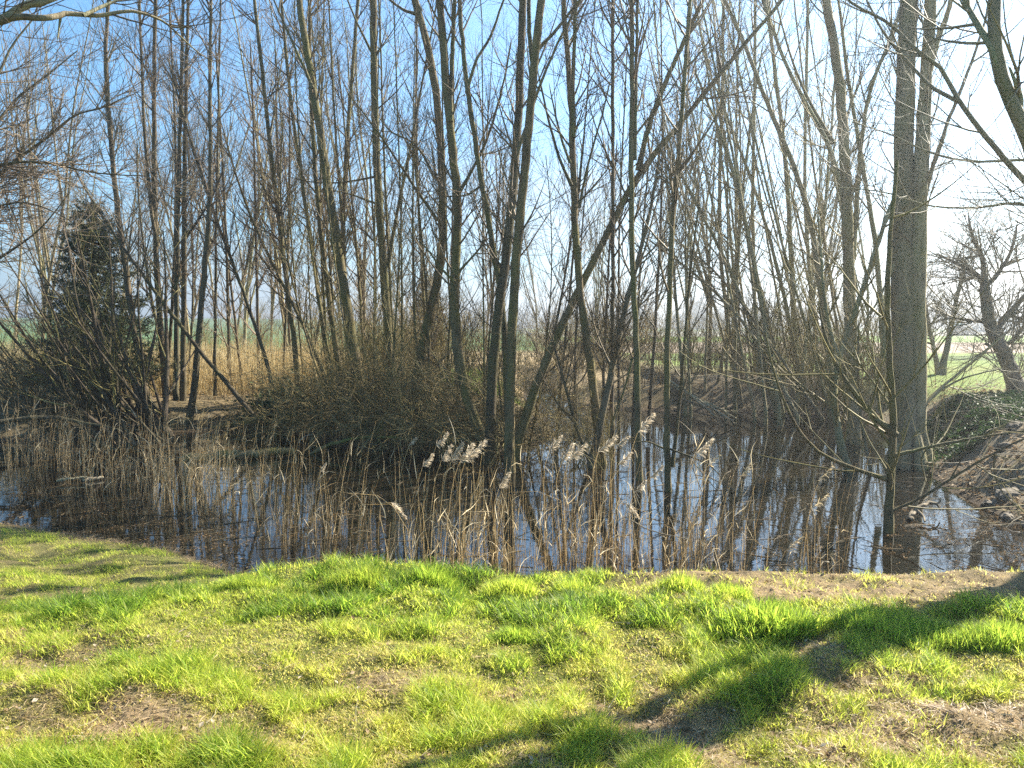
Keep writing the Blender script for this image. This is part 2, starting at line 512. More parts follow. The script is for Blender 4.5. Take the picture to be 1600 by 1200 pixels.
def shoots(P, R, count, rng, trange, length, angle, K, up, wander, rfac, rmax, rtip=0.0012, lenfall=0.5, bias=None):
    """grow `count` side shoots from polylines P (N,K0,3): all at once"""
    N, K0 = P.shape[:2]
    w = np.linalg.norm(np.diff(P, axis=1), axis=2).sum(axis=1)
    idx = rng.choice(N, size=count, p=w / w.sum())
    t = rng.uniform(trange[0], trange[1], count)
    f = t * (K0 - 1)
    i = np.clip(np.floor(f).astype(int), 0, K0 - 2)
    fr = (f - i)[:, None]
    p0 = P[idx, i] * (1 - fr) + P[idx, i + 1] * fr
    r0 = R[idx, i] * (1 - fr[:, 0]) + R[idx, i + 1] * fr[:, 0]
    tan = unit(P[idx, i + 1] - P[idx, i])
    rv = rng.normal(size=(count, 3))
    if bias is not None:
        rv = rv + bias
    perp = unit(rv - (rv * tan).sum(1, keepdims=True) * tan)
    a = np.radians(rng.uniform(angle[0], angle[1], count))[:, None]
    d = unit(np.cos(a) * tan + np.sin(a) * perp)
    L = rng.uniform(length[0], length[1], count) * (1 - lenfall * t)
    rr = np.minimum(r0 * rfac * rng.uniform(0.7, 1.0, count), rmax)
    step = (L / (K - 1))[:, None]
    out = np.empty((count, K, 3))
    out[:, 0] = p0
    for k in range(1, K):
        out[:, k] = out[:, k - 1] + step * d
        d = d + rng.normal(size=(count, 3)) * wander
        d[:, 2] += up
        d = unit(d)
    tt = np.linspace(0, 1, K)[None, :]
    rad = rr[:, None] * (1 - tt) ** 0.8 + rtip
    return out, rad


TW = (0.46, 0.50)


def twiggy(mb, stems, rng, n1, n2, n3, l1=(0.9, 2.2), l2=(0.5, 1.5), l3=(0.25, 0.85), t0=0.25, up1=0.07, up2=0.05,
           a1=(20, 48), r1max=0.016, rt=0.0012, wander=0.055):
    """three orders of side shoots on the given stems [(P,R)...]"""
    n1, n2, n3 = int(n1 * 0.9), int(n2 * TW[0]), int(n3 * TW[1])
    K = 14
    P = np.stack([spline(s[0], K) for s in stems])
    R = np.stack([np.interp(np.linspace(0, 1, K), np.linspace(0, 1, len(s[1])), s[1]) for s in stems])
    P1, R1 = shoots(P, R, n1, rng, (t0, 0.99), l1, a1, 9, up1, wander, 0.55, r1max, rt)
    mb.tubes(P1, R1, 4)
    P2, R2 = shoots(P1, R1, n2, rng, (0.10, 0.98), l2, (18, 46), 8, up2, wander, 0.65, 0.008, rt, lenfall=0.6)
    mb.tubes(P2, R2, 3)
    if n3:
        P3, R3 = shoots(P2, R2, n3, rng, (0.10, 1.0), l3, (15, 45), 6, up2, wander * 1.1, 0.7, 0.004, rt, lenfall=0.5)
        mb.tubes(P3, R3, 3)


# ------------------------------------------------------------------ terrain and water
SHORE = np.array([(-60, 11.5), (-15, 10.2), (-9, 9.4), (-5.7, 8.5), (-3.26, 7.4), (-2.4, 6.7), (-1.5, 5.9), (0, 5.6), (4.2, 5.65), (5.3, 6.3),
                  (5.8, 7.2), (5.65, 8.5), (5.8, 9.4), (5.95, 10.4), (6.35, 11.6), (6.7, 12.6), (7.5, 15), (8.2, 17.8), (6.6, 19.6),
                  (2.4, 20.3), (1.5, 23), (1.3, 30), (0.5, 30), (0.45, 23), (0.75, 20), (0.9, 15.5), (0.3, 13.4), (-0.9, 13.0), (-3.2, 14.0), (-4.3, 15.4),
                  (-5.3, 16.6), (-6.6, 16.0), (-8.0, 15.0), (-10, 14.6), (-16, 14.6), (-60, 15.5)], float)


def pond_dist(x, y):
    """signed distance to the shoreline, positive on land"""
    x = np.asarray(x, float); y = np.asarray(y, float)
    shp = x.shape
    px, py = x.ravel(), y.ravel()
    best = np.full(px.shape, 1e9)
    inside = np.zeros(px.shape, bool)
    n = len(SHORE)
    for i in range(n):
        ax, ay = SHORE[i]; bx, by = SHORE[(i + 1) % n]
        dx, dy = bx - ax, by - ay
        t = np.clip(((px - ax) * dx + (py - ay) * dy) / (dx * dx + dy * dy), 0, 1)
        best = np.minimum(best, np.hypot(px - ax - t * dx, py - ay - t * dy))
        c = ((ay > py) != (by > py)) & (px < (bx - ax) * (py - ay) / (by - ay + 1e-12) + ax)
        inside ^= c
    return np.where(inside, -best, best).reshape(shp)


def ground_z(x, y):
    x = np.asarray(x, float); y = np.asarray(y, float)
    s = pond_dist(x, y)
    s = s + (fbm(x, y, 0.9, 3, 5) - 0.5) * 0.35 * sstep(0.05, 0.6, np.abs(s) + 0.1) * sstep(5.0, 9.0, y)
    # near bank: steep on the right, a long gentle slope on the left
    w_near = 0.62 + 2.6 * sstep(-1.2, -4.0, x)
    near = -0.60 + 0.60 * np.clip(s / w_near, 0, 1) ** (1.0)
    # other banks
    w_far = np.where(x > 5, 1.15, 1.0) + 0.5 * fbm(x, y, 2.0, 2, 9)
    top = np.where(x > 4.5, 0.20, -0.05)
    far = -0.60 + (top + 0.60) * sstep(-0.1, 1, s / w_far) + 0.10 * (fbm(x, y, 0.5, 3, 8) - 0.5) * sstep(0, 0.5, s)
    isfar = sstep(7.0, 8.6, y - 0.55 * np.clip(-x - 3, 0, 60) * 0.35)
    isfar = np.where(x > 5.2, np.maximum(isfar, sstep(5.8, 7.2, y)), isfar)
    isfar = np.where(x < -1.5, sstep(11.3, 12.2, y), isfar)
    z = near * (1 - isfar) + far * isfar
    under = -0.60 - 0.5 * sstep(0, 1.4, -s) - 0.02
    z = np.where(s < 0, under, z)
    lawn = sstep(0.3, 1.0, s) * (1 - isfar)
    z = z + lawn * (0.09 * (fbm(x, y, 1.1, 3, 21) - 0.5) + 0.13 * (fbm(x, y, 0.30, 3, 33) - 0.5))
    z = z + lawn * np.where(y < 9, 0.07 * lawn_dead(x, y) * (fbm(x, y, 0.11, 3, 37) - 0.35), 0)
    z = z + np.where(x > 4.5, 1, 0) * isfar * sstep(0.0, 0.5, s) * 0.09 * (fbm(x, y, 0.35, 4, 19) - 0.5) * (1 - sstep(14, 17, y))
    z = z - 0.085 * lawn * sstep(4.1, 5.1, y)
    # rolling far ground
    r = np.hypot(x, y)
    z = z + sstep(60, 450, r) * (5.5 * sstep(0.0, -120, x) + 0.0) + (fbm(x, y, 60, 2, 3) - 0.5) * 0.8 * sstep(40, 200, r)
    return z


def lawn_dead(x, y):
    """0 lush .. 1 bare / dead"""
    d = fbm(x, y, 0.75, 4, 41)
    v = 0.75 * sstep(0.54, 0.80, d)

    def spot(px, py, rx, ry):
        c = at(px, py, depth_on(py, 0.0))
        return np.exp(-(((x - c[0]) / rx) ** 2 + ((y - c[1]) / ry) ** 2))
    v = v + 0.6 * spot(50, 1010, 0.4, 0.28) + 0.6 * spot(90, 1110, 0.35, 0.25) + 0.7 * spot(600, 1060, 0.22, 0.14)
    v = v + 1.0 * spot(1410, 1160, 0.26, 0.11) + 0.8 * spot(1560, 1110, 0.25, 0.12) + 0.8 * spot(1430, 1060, 0.2, 0.10)
    v = v + 0.7 * spot(1010, 1120, 0.2, 0.12) + 0.6 * spot(760, 1075, 0.15, 0.1) + 0.6 * spot(330, 1130, 0.25, 0.12)
    # the lush strip behind
    v = v - 0.8 * sstep(3.9, 4.25, y) * (1 - sstep(4.9, 5.1, y)) * (1 - sstep(1.0, 1.7, x) * sstep(4.45, 4.6, y))
    # bare strip along the right-hand edge
    strip = sstep(0.4, 1.0, x) * sstep(4.22, 4.40, y + 0.25 * (fbm(x, y, 0.5, 2, 77) - 0.5))
    v = np.maximum(v, strip * 0.95)
    left = sstep(-1.4, -2.2, x) * sstep(5.0, 5.35, y)
    v = np.maximum(v * (1 - 0.5 * left), left * 0.30)
    v = v + (fbm(x, y, 0.13, 3, 45) - 0.5) * 1.1 * sstep(0.02, 0.4, v)
    return np.clip(v, 0, 1)


def axis(fine0, fine1, step, lo, hi, growth=1.12, mid=None):
    a = list(np.arange(fine0, fine1 + 1e-6, step))
    s = step
    while a[-1] < hi:
        s = min(s * growth, 60)
        if mid and a[-1] < mid[1]:
            s = min(s, mid[2])
        a.append(a[-1] + s)
    s = step
    b = []
    c = fine0
    while c > lo:
        s = min(s * growth, 60)
        if mid and c > mid[0]:
            s = min(s, mid[2])
        c -= s
        b.append(c)
    return np.array(b[::-1] + a)


gx = axis(-4.2, 4.4, 0.035, -1800, 1800, 1.12, (-14, 13, 0.2))
gy = axis(2.0, 5.6, 0.03, -60, 2600, 1.12, (-2, 31, 0.17))
GX, GY = np.meshgrid(gx, gy)
GZ = ground_z(GX, GY)
S = pond_dist(GX, GY)
zone = np.empty(GX.shape + (4,)); zone[..., 3] = 1
dead = lawn_dead(GX, GY)[..., None]
c_lawn = np.array([0.10, 0.115, 0.03]) * (1 - dead) + np.array([0.25, 0.185, 0.105]) * dead


def lay(c, mask):
    global col
    col = col * (1 - mask[..., None]) + np.array(c) * mask[..., None]


col = c_lawn
nz = fbm(GX, GY, 3.0, 3, 61)
landfar = sstep(10.5, 12.0, GY) * (S > 0)
landfar = np.where(GX > 5.2, np.maximum(landfar, sstep(6, 7, GY)), landfar)
lay((0.125, 0.098, 0.055), landfar)                                    # leaf-strewn earth round the pond
rightside = landfar * sstep(4.5, 6.0, GX)
lay((0.22, 0.18, 0.125), rightside)
lay((0.15, 0.22, 0.04), rightside * sstep(15.5, 17.5, GY + 3 * (nz - 0.5)) * np.maximum(sstep(8.2, 9.6, GX), sstep(25, 29, GY)) * 0.85)
lay((0.20, 0.20, 0.07), rightside * sstep(22, 24, GY) * (1 - sstep(26, 28, GY)) * 0.5)
lay((0.07, 0.10, 0.03), rightside * sstep(31, 32, GY) * (1 - sstep(36, 37, GY)) * 0.8)
lay((0.33, 0.26, 0.20), rightside * sstep(39, 42, GY))
lay((0.17, 0.26, 0.05), rightside * sstep(66, 70, GY))
lay((0.30, 0.29, 0.24), rightside * sstep(105, 112, GY))
lay((0.15, 0.21, 0.06), rightside * sstep(190, 260, GY))
leftside = landfar * (1 - sstep(2.0, 4.5, GX))
lay((0.33, 0.25, 0.14), leftside * sstep(16, 19, GY))
lay((0.075, 0.135, 0.035), leftside * sstep(48, 56, GY))
lay((0.05, 0.036, 0.024), (1 - sstep(0.02, 0.22, S)))                   # wet rim and bed
behind = sstep(-0.5, -1.5, GY)
lay((0.10, 0.13, 0.03), behind)
zone[..., :3] = col
ny, nx = GX.shape
ii = (np.arange(ny - 1)[:, None] * nx + np.arange(nx - 1)[None, :]).ravel()
g = MB()
g.add(np.stack([GX, GY, GZ], -1).reshape(-1, 3), np.stack([ii, ii + 1, ii + nx + 1, ii + nx], 1))
ground = g.build("ground", 'ground')
za = ground.data.attributes.new("zone", 'FLOAT_COLOR', 'POINT')
za.data.foreach_set("color", zone.astype(np.float32).ravel())
tag(ground, kind='structure', label="grassy ground, muddy banks and fields around the pond", cat="ground")

wx = axis(-8, 8, 0.25, -60, 20, 1.2)
wy = axis(5, 14, 0.25, 4.9, 31, 1.15)
WX, WY = np.meshgrid(wx, wy)
scum = (0.12 * sstep(-1.5, -3.0, WX) * (1 - sstep(8.6, 10.5, WY)) + 0.10 * (1 - sstep(5.9, 7.2, WY)) * (1 - sstep(-0.3, 0.8, WX))
        + 0.08 * sstep(3.9, 5.0, WX) * (1 - sstep(9, 11, WY)) - 0.02
        + 0.20 * np.exp(-((WX + 5.2) / 1.8) ** 2 - ((WY - 13.2) / 0.8) ** 2))
ny, nx = WX.shape
ii = (np.arange(ny - 1)[:, None] * nx + np.arange(nx - 1)[None, :]).ravel()
g = MB()
g.add(np.stack([WX, WY, np.full(WX.shape, WATER)], -1).reshape(-1, 3), np.stack([ii, ii + 1, ii + nx + 1, ii + nx], 1))
water = g.build("water", 'water')
sa = water.data.attributes.new("scum", 'FLOAT', 'POINT')
sa.data.foreach_set("value", scum.astype(np.float32).ravel())
tag(water, kind='structure', label="dark still pond water reflecting sky and bare trees", cat="water")


# ------------------------------------------------------------------ trees traced from the photograph
def stem_world(pts, Y, w0, w1, rng, extend=True, lean=0.0, sides=9, sink=0.35, wob=0.25, rtip=None):
    """pixel polyline (base first) at depth Y -> smooth world polyline and radii"""
    pts = np.asarray(pts, float)
    if len(pts) > 4:
        for _ in range(2):
            pts[1:-1] = 0.25 * pts[:-2] + 0.5 * pts[1:-1] + 0.25 * pts[2:]
    n = max(10, int(len(pts) * 3))
    s = np.linspace(0, 1, len(pts))
    dy = lean * s + wob * np.sin(s * 3.0 + rng.uniform(0, 6.28)) * s
    W = np.array([at(p[0], p[1], Y + d) for p, d in zip(pts, dy)])
    P = spline(W, n)
    t = np.linspace(0, 1, n)
    r = 0.86 * (w0 * (1 - t) + w1 * t) * Y / F / 2
    r = r * (1 + (0.5 if w0 > 40 else 0.25) * np.exp(-t * (22 if w0 > 40 else 14)))
    if sink:
        d = unit(P[0] - P[1])
        P = np.vstack([P[0] + np.array([d[0] * 0.3, d[1] * 0.3, -1.0]) * sink, P])
        r = np.concatenate([[r[0] * 1.1], r])
    if extend and pts[-1, 1] < 60:
        d = unit(P[-1] - P[-3])
        k = 7
        L = rng.uniform(3.0, 5.0)
        q, p = [], P[-1]
        for j in range(k):
            d = unit(d + rng.normal(size=3) * 0.06 + np.array([0, 0, 0.08]))
            p = p + d * L / k
            q.append(p)
        P = np.vstack([P, q])
        r = np.concatenate([r, r[-1] * (1 - np.linspace(1 / k, 1, k)) + 0.004])
    else:
        r = r.copy(); r[-1] = min(r[-1], rtip if rtip else r[-1])
    # small irregularities in girth and line
    P[2:-1] += rng.normal(size=(len(P) - 3, 3)) * np.minimum(r[2:-1], 0.04)[:, None] * 0.13
    r = r * (1 + rng.normal(size=len(r)) * 0.03)
    return P, r


SEED = [100]


def tree(label, stems, Y, bark='bark_olive', twig='twig_brown', n=(30, 170, 500), limbs=(), group=None, name="bare_tree",
         cat="tree", t0=0.25, l1=(0.9, 2.2), lean=0.0, up1=0.10, a1=(22, 55), base_from=0, rt=0.0012, wob=0.25, extra=(), sink=0.35):
    SEED[0] += 1
    rng = np.random.default_rng(SEED[0])
    built, lim = [], []
    for st in stems:
        pts, w0, w1 = st[:3]
        kw = st[3] if len(st) > 3 else {}
        kw = dict(dict(lean=lean, wob=wob, sink=sink), **kw)
        y = kw.pop('Y', Y)
        built.append(stem_world(pts, y, w0, w1, rng, **kw))
    for st in limbs:
        pts, w0, w1 = st[:3]
        kw = st[3] if len(st) > 3 else {}
        kw = dict(dict(sink=0, wob=0.15, rtip=0.004), **kw)
        y = kw.pop('Y', Y)
        lim.append(stem_world(pts, y, w0, w1, rng, **kw))
    base = built[base_from][0][1].copy()
    t = thing(name, label, cat, tuple(base), group)
    for P, r in built:
        mb = MB(); mb.tubes(P[None], r[None], 10 if r[0] > 0.08 else 7)
        mb.build("trunk", bark, t, base)
    for P, r in lim:
        mb = MB(); mb.tubes(P[None], r[None], 7)
        mb.build("limb", bark, t, base)
    if n[0]:
        mb = MB()
        twiggy(mb, built + lim + list(extra), rng, n[0], n[1], n[2], t0=t0, l1=l1, up1=up1, a1=a1, rt=rt)
        mb.build("crown", twig, t, base)
    return t


wd = lambda py: depth_on(py, WATER)

# --- left group
tree("slim pale-edged tree curving up in front of the dark conifer",
     [([(238, 655), (227, 612), (215, 554), (204, 492), (199, 440), (198, 417), (190, 383), (183, 333), (178, 271), (172, 208), (167, 133), (158, 75), (169, 5)], 13, 6)],
     16.5, 'bark_dark', 'twig_purple', (60, 420, 1400), l1=(0.8, 1.9))
tree("dark forked tree with a knot at the fork, first to the right of the conifer",
     [([(263, 660), (254, 558), (248, 471), (244, 430), (246, 383), (240, 333), (241, 250), (240, 146), (242, 42), (243, 0)], 12, 6)],
     17.5, 'bark_dark', 'twig_purple', (60, 420, 1400), limbs=[([(246, 385), (235, 342), (229, 271), (222, 167), (221, 60), (218, 5)], 7, 4, dict(rtip=None))], l1=(0.8, 1.9))
tree("pair of dark straight trunks rising side by side left of the leaning pole",
     [([(275, 660), (275, 560), (276, 496), (277, 375), (278, 292), (281, 208), (285, 104), (286, 5)], 10, 5),
      ([(286, 655), (286, 560), (287, 496), (288, 420), (287, 330), (289, 210), (292, 62), (294, 5)], 11, 5)],
     17.0, 'bark_dark', 'twig_purple', (80, 600, 2000), l1=(0.8, 1.9),
     limbs=[([(290, 372), (312, 342), (330, 312), (345, 290), (352, 250)], 5, 2)])
tree("dark slender tree leaning a little right above the sunlit reeds",
     [([(296, 655), (302, 620), (308, 575), (312, 496), (323, 396), (329, 317), (331, 258), (327, 200), (327, 62), (330, 5)], 12, 5)],
     16.2, 'bark_dark', 'twig_purple', (50, 380, 1300), l1=(0.8, 1.9))
tree("long bare pole leaning steeply to the left over the sunlit reeds",
     [([(402, 658), (350, 592), (292, 525), (258, 479), (217, 421), (183, 375), (154, 329), (125, 283), (100, 235)], 9, 3, dict(lean=1.2, rtip=0.01))],
     15.2, 'bark_olive', 'twig_brown', (16, 90, 260), t0=0.4)

# thin stems between the leaning pole and the middle
tree("thin trunk with a gentle S bend, left of the two close parallel stems",
     [([(468, 625), (462, 560), (455, 479), (440, 375), (427, 292), (421, 208), (408, 104), (398, 5)], 10, 6)],
     17.5, 'bark_olive', 'twig_brown', (55, 400, 1300))
tree("thin straight trunk leaning slightly left beside the ivy-covered stump",
     [([(520, 620), (510, 560), (502, 492), (485, 358), (471, 283), (460, 208), (448, 125), (440, 5)], 9, 5)],
     17.8, 'bark_olive', 'twig_brown', (50, 360, 1200))
tree("sturdy trunk leaning left with a broad sweep, base among brambles",
     [([(566, 640), (562, 610), (554, 554), (542, 483), (533, 417), (521, 354), (512, 292), (504, 217), (490, 138), (477, 75), (467, 2)], 21, 11)],
     15.8, 'bark_olive', 'twig_brown', (60, 420, 1300),
     limbs=[([(489, 138), (470, 95), (450, 50), (430, 5)], 6, 3, dict(rtip=None))])
tree("thin curved trunk immediately left of the sturdy left-leaning trunk",
     [([(535, 625), (528, 560), (519, 496), (510, 450), (500, 375), (496, 292), (488, 208), (481, 120), (484, 20)], 11, 6)],
     16.6, 'bark_olive', 'twig_brown', (45, 320, 1000))
tree("wavy thin tree forking low, between the sturdy leaning trunk and the straight one",
     [([(548, 600), (545, 520), (538, 440), (533, 375), (537, 292), (542, 200), (552, 117), (558, 10)], 9, 6)],
     18.5, 'bark_olive', 'twig_brown', (50, 360, 1100),
     limbs=[([(535, 345), (531, 333), (525, 208), (517, 104), (514, 5)], 5, 3, dict(rtip=None))])
tree("tall straight trunk with level side branches left of centre",
     [([(613, 625), (608, 567), (604, 483), (602, 440), (598, 396), (592, 333), (590, 271), (585, 188), (583, 83), (583, 0)], 16, 12)],
     16.3, 'bark_olive', 'twig_brown', (50, 380, 1200),
     limbs=[([(606, 417), (612, 354), (633, 283), (650, 188), (662, 110), (676, 40)], 7, 3),
            ([(585, 90), (573, 66), (560, 40), (545, 5)], 5, 3, dict(rtip=None)),
            ([(592, 275), (560, 280), (520, 292), (480, 288), (452, 276)], 4, 1.5),
            ([(593, 320), (560, 308), (530, 299), (495, 300)], 4, 1.5)])
tree("thick dark trunk bowed to the left at its foot, ending among brambles",
     [([(640, 665), (650, 588), (658, 546), (667, 504), (683, 450), (692, 400), (694, 375), (692, 292), (688, 167), (679, 112), (667, 62), (648, 0)], 18, 13)],
     14.8, 'bark_olive', 'twig_brown', (45, 340, 1100),
     limbs=[([(684, 345), (650, 300), (625, 255), (598, 215), (575, 185), (540, 140)], 6, 2),
            ([(680, 280), (648, 225), (610, 205), (590, 180)], 5, 2),
            ([(650, 22), (630, 15), (612, 2)], 6, 4, dict(rtip=None))])
tree("mossy curved trunk with two tall forks, its foot swinging right",
     [([(762, 712), (752, 672), (729, 633), (715, 575), (706, 496), (709, 417), (717, 354), (719, 300), (708, 258), (700, 167), (692, 83), (687, 0)], 19, 13)],
     12.8, 'bark_olive', 'twig_brown', (55, 420, 1300),
     limbs=[([(704, 190), (702, 167), (706, 104), (708, 50), (710, 0)], 9, 7, dict(rtip=None)),
            ([(718, 300), (745, 262), (760, 220), (778, 180), (790, 120), (800, 60)], 6, 3),
            ([(712, 430), (735, 405), (757, 376), (768, 340)], 5, 2),
            ([(710, 440), (690, 420), (672, 395), (652, 372)], 5, 2)])
tree("slanting straight trunk leaning left into the central pair",
     [([(792, 560), (788, 500), (783, 450), (767, 367), (752, 283), (737, 187), (725, 117), (719, 21), (718, 0)], 12, 8)],
     12.6, 'bark_olive', 'twig_brown', (40, 300, 900), sink=0.9,
     limbs=[([(729, 145), (745, 92), (765, 60), (785, 5)], 6, 4, dict(rtip=None)),
            ([(752, 290), (728, 305), (700, 307), (672, 312)], 4, 1.5)])
tree("thick dark trunk of the central clump, the left one of its tall pair",
     [([(764, 735), (766, 690), (767, 633), (767, 560), (779, 475), (792, 400), (802, 333), (808, 208), (815, 104), (817, 0)], 19, 13)],
     12.3, 'bark_olive', 'twig_brown', (45, 340, 1000),
     limbs=[([(805, 250), (830, 180), (845, 120), (870, 60), (905, 5)], 6, 4, dict(rtip=None))])
tree("thick central trunk with a sunlit right edge, right one of the tall pair",
     [([(797, 752), (796, 690), (796, 620), (798, 560), (801, 496), (804, 417), (812, 354), (823, 250), (827, 175), (833, 104), (845, 0)], 19, 14)],
     11.5, 'bark_olive', 'twig_brown', (45, 340, 1000),
     limbs=[([(826, 180), (832, 110), (828, 60), (826, 0)], 9, 7, dict(rtip=None)),
            ([(838, 80), (862, 55), (890, 20), (905, 0)], 7, 4, dict(rtip=None))])
# --- centre right
tree("long trunk leaning far right and forking into two bare arms",
     [([(806, 700), (825, 625), (854, 558), (883, 496), (912, 437), (937, 387), (962, 346), (983, 292), (1000, 262), (1033, 229), (1071, 187), (1108, 133), (1154, 79), (1196, 33), (1220, 3)], 17, 6)],
     12.6, 'bark_olive', 'twig_brown', (40, 300, 900), t0=0.35,
     limbs=[([(998, 266), (1004, 235), (1008, 208), (1025, 158), (1050, 104), (1075, 54), (1098, 0)], 10, 7, dict(rtip=None))])
tree("upright trunk with steep side forks, standing in water left of the pair of slim poles",
     [([(940, 728), (933, 670), (929, 608), (919, 546), (910, 483), (902, 430), (896, 354), (896, 271), (896, 187), (890, 117), (881, 42), (880, 0)], 16, 9)],
     wd(725), 'bark_olive', 'twig_brown', (50, 380, 1200),
     limbs=[([(896, 215), (895, 170), (894, 125), (898, 60), (900, 0)], 8, 6, dict(rtip=None)),
            ([(893, 290), (875, 262), (862, 215), (852, 160), (840, 110)], 6, 3),
            ([(891, 255), (880, 225), (868, 180), (858, 130)], 5, 2),
            ([(905, 325), (910, 270), (930, 225), (945, 170), (955, 120)], 5, 2.5)])
tree("dark thin trunk rising from the same wet foot as the upright forked tree",
     [([(957, 728), (955, 640), (956, 560), (957, 496), (958, 375), (958, 250), (956, 125), (958, 0)], 8, 6)],
     12.4, 'bark_dark', 'twig_brown', (40, 300, 1000))
tree("short crooked trunk growing out of the water with a dark bulging foot",
     [([(922, 732), (930, 690), (945, 640), (955, 585), (965, 520), (985, 440), (1015, 360), (1025, 290), (1033, 220)], 15, 4, dict(rtip=0.01))],
     11.9, 'bark_dark', 'twig_brown', (35, 260, 800),
     limbs=[([(925, 730), (905, 690), (890, 640), (880, 580), (860, 520)], 8, 3)])
tree("slim straight pole standing in the water, slightly left of the thin forked one",
     [([(999, 755), (998, 680), (996, 608), (994, 504), (990, 440), (983, 375), (987, 250), (989, 125), (987, 0)], 12, 8)],
     wd(750), 'bark_olive', 'twig_brown', (45, 340, 1100),
     limbs=[([(992, 250), (993, 200), (994, 120), (996, 0)], 6, 5, dict(rtip=None)),
            ([(988, 560), (975, 610), (960, 650), (950, 700)], 4, 2)])
tree("thin mossy trunk in the water with a second stem joining near its dark foot",
     [([(1044, 772), (1042, 720), (1040, 650), (1042, 525), (1047, 420), (1048, 354), (1060, 250), (1067, 146), (1077, 21), (1078, 0)], 12, 7),
      ([(1050, 730), (1060, 683), (1067, 567), (1073, 480), (1078, 400), (1092, 320)], 7, 3, dict(sink=0, rtip=0.01))],
     wd(768), 'bark_olive', 'twig_brown', (50, 380, 1200),
     limbs=[([(1042, 700), (1075, 712), (1105, 725), (1125, 742)], 4, 1.5), ([(1040, 702), (1010, 690), (985, 692)], 4, 1.5)])
# --- slim poles standing between the bigger trunks
rp = np.random.default_rng(64)


def poles(x0, x1, n_, Y0, Y1, label, group, lean, bark, twig, wpx=(4, 7), base_py=640):
    for i in range(n_):
        x = x0 + (i + rp.uniform(0.1, 0.9)) * (x1 - x0) / n_
        Y = rp.uniform(Y0, Y1)
        top = rp.uniform(-20, 90) if rp.random() < 0.7 else rp.uniform(120, 260)
        dx = rp.normal(lean, 38)
        pts = []
        bow = rp.normal(0, 13)
        for u in np.linspace(0, 1, 8):
            pts.append((x + dx * u + bow * math.sin(u * 3.0) + rp.normal(0, 1.5) * (u > 0), base_py + (top - base_py) * u))
        w = rp.uniform(*wpx)
        tree(label, [(pts, w, w * 0.45, dict(rtip=0.008))], Y, bark, twig, (26, 160, 380) if x0 < 1050 else (18, 100, 210), group=group, t0=0.18, name="slim_tree")


poles(235, 470, 9, 17.0, 20.5, "slim bare pole of a tree among those left of the two close parallel stems", "slim poles left of centre", -45, 'bark_dark', 'twig_purple')
poles(470, 690, 8, 16.5, 20.0, "slim bare pole of a tree between the sturdy leaning trunk and the bowed dark trunk", "slim poles among the left-centre trunks", -20, 'bark_olive', 'twig_brown')
poles(830, 1040, 7, 14.0, 19.0, "slim bare pole of a tree standing in the water right of the central trunks", "slim poles in the water", 25, 'bark_dark', 'twig_brown', base_py=660)
poles(1060, 1190, 8, 18.5, 21.0, "slim bare pole of a tree left of the arching far-bank stems", "slim poles on the far bank", -15, 'bark_grey', 'twig_olive')
tree("dark crossing stem leaning left, the left one of two above the golden reeds", [([(432, 640), (430, 585), (395, 490), (350, 380), (320, 300), (280, 165), (262, 90)], 8, 3, dict(rtip=0.008))], 17.0, 'bark_dark', 'twig_brown', (34, 240, 620), t0=0.3)
tree("dark crossing stem leaning left, the right one of two above the golden reeds", [([(520, 640), (515, 590), (480, 515), (440, 440), (395, 360), (365, 280), (345, 190)], 8, 3, dict(rtip=0.008))], 16.8, 'bark_olive', 'twig_brown', (34, 240, 620), t0=0.3)
poles(1140, 1390, 15, 16.5, 20.5, "slim bare pole of a tree tilting left among the leaning far-bank stems", "slim tilting poles in the thicket", -120, 'bark_grey', 'twig_olive')
poles(650, 835, 9, 12.8, 15.5, "slim bare stem fanning up out of the brambles around the central trunks", "slim stems in the central clump", 0, 'bark_olive', 'twig_brown', (3, 6), 700)
poles(480, 640, 7, 15.0, 17.0, "slim bare stem rising out of the brambles over the dark water", "slim stems in the brambles", -25, 'bark_olive', 'twig_olive', (3, 5), 650)
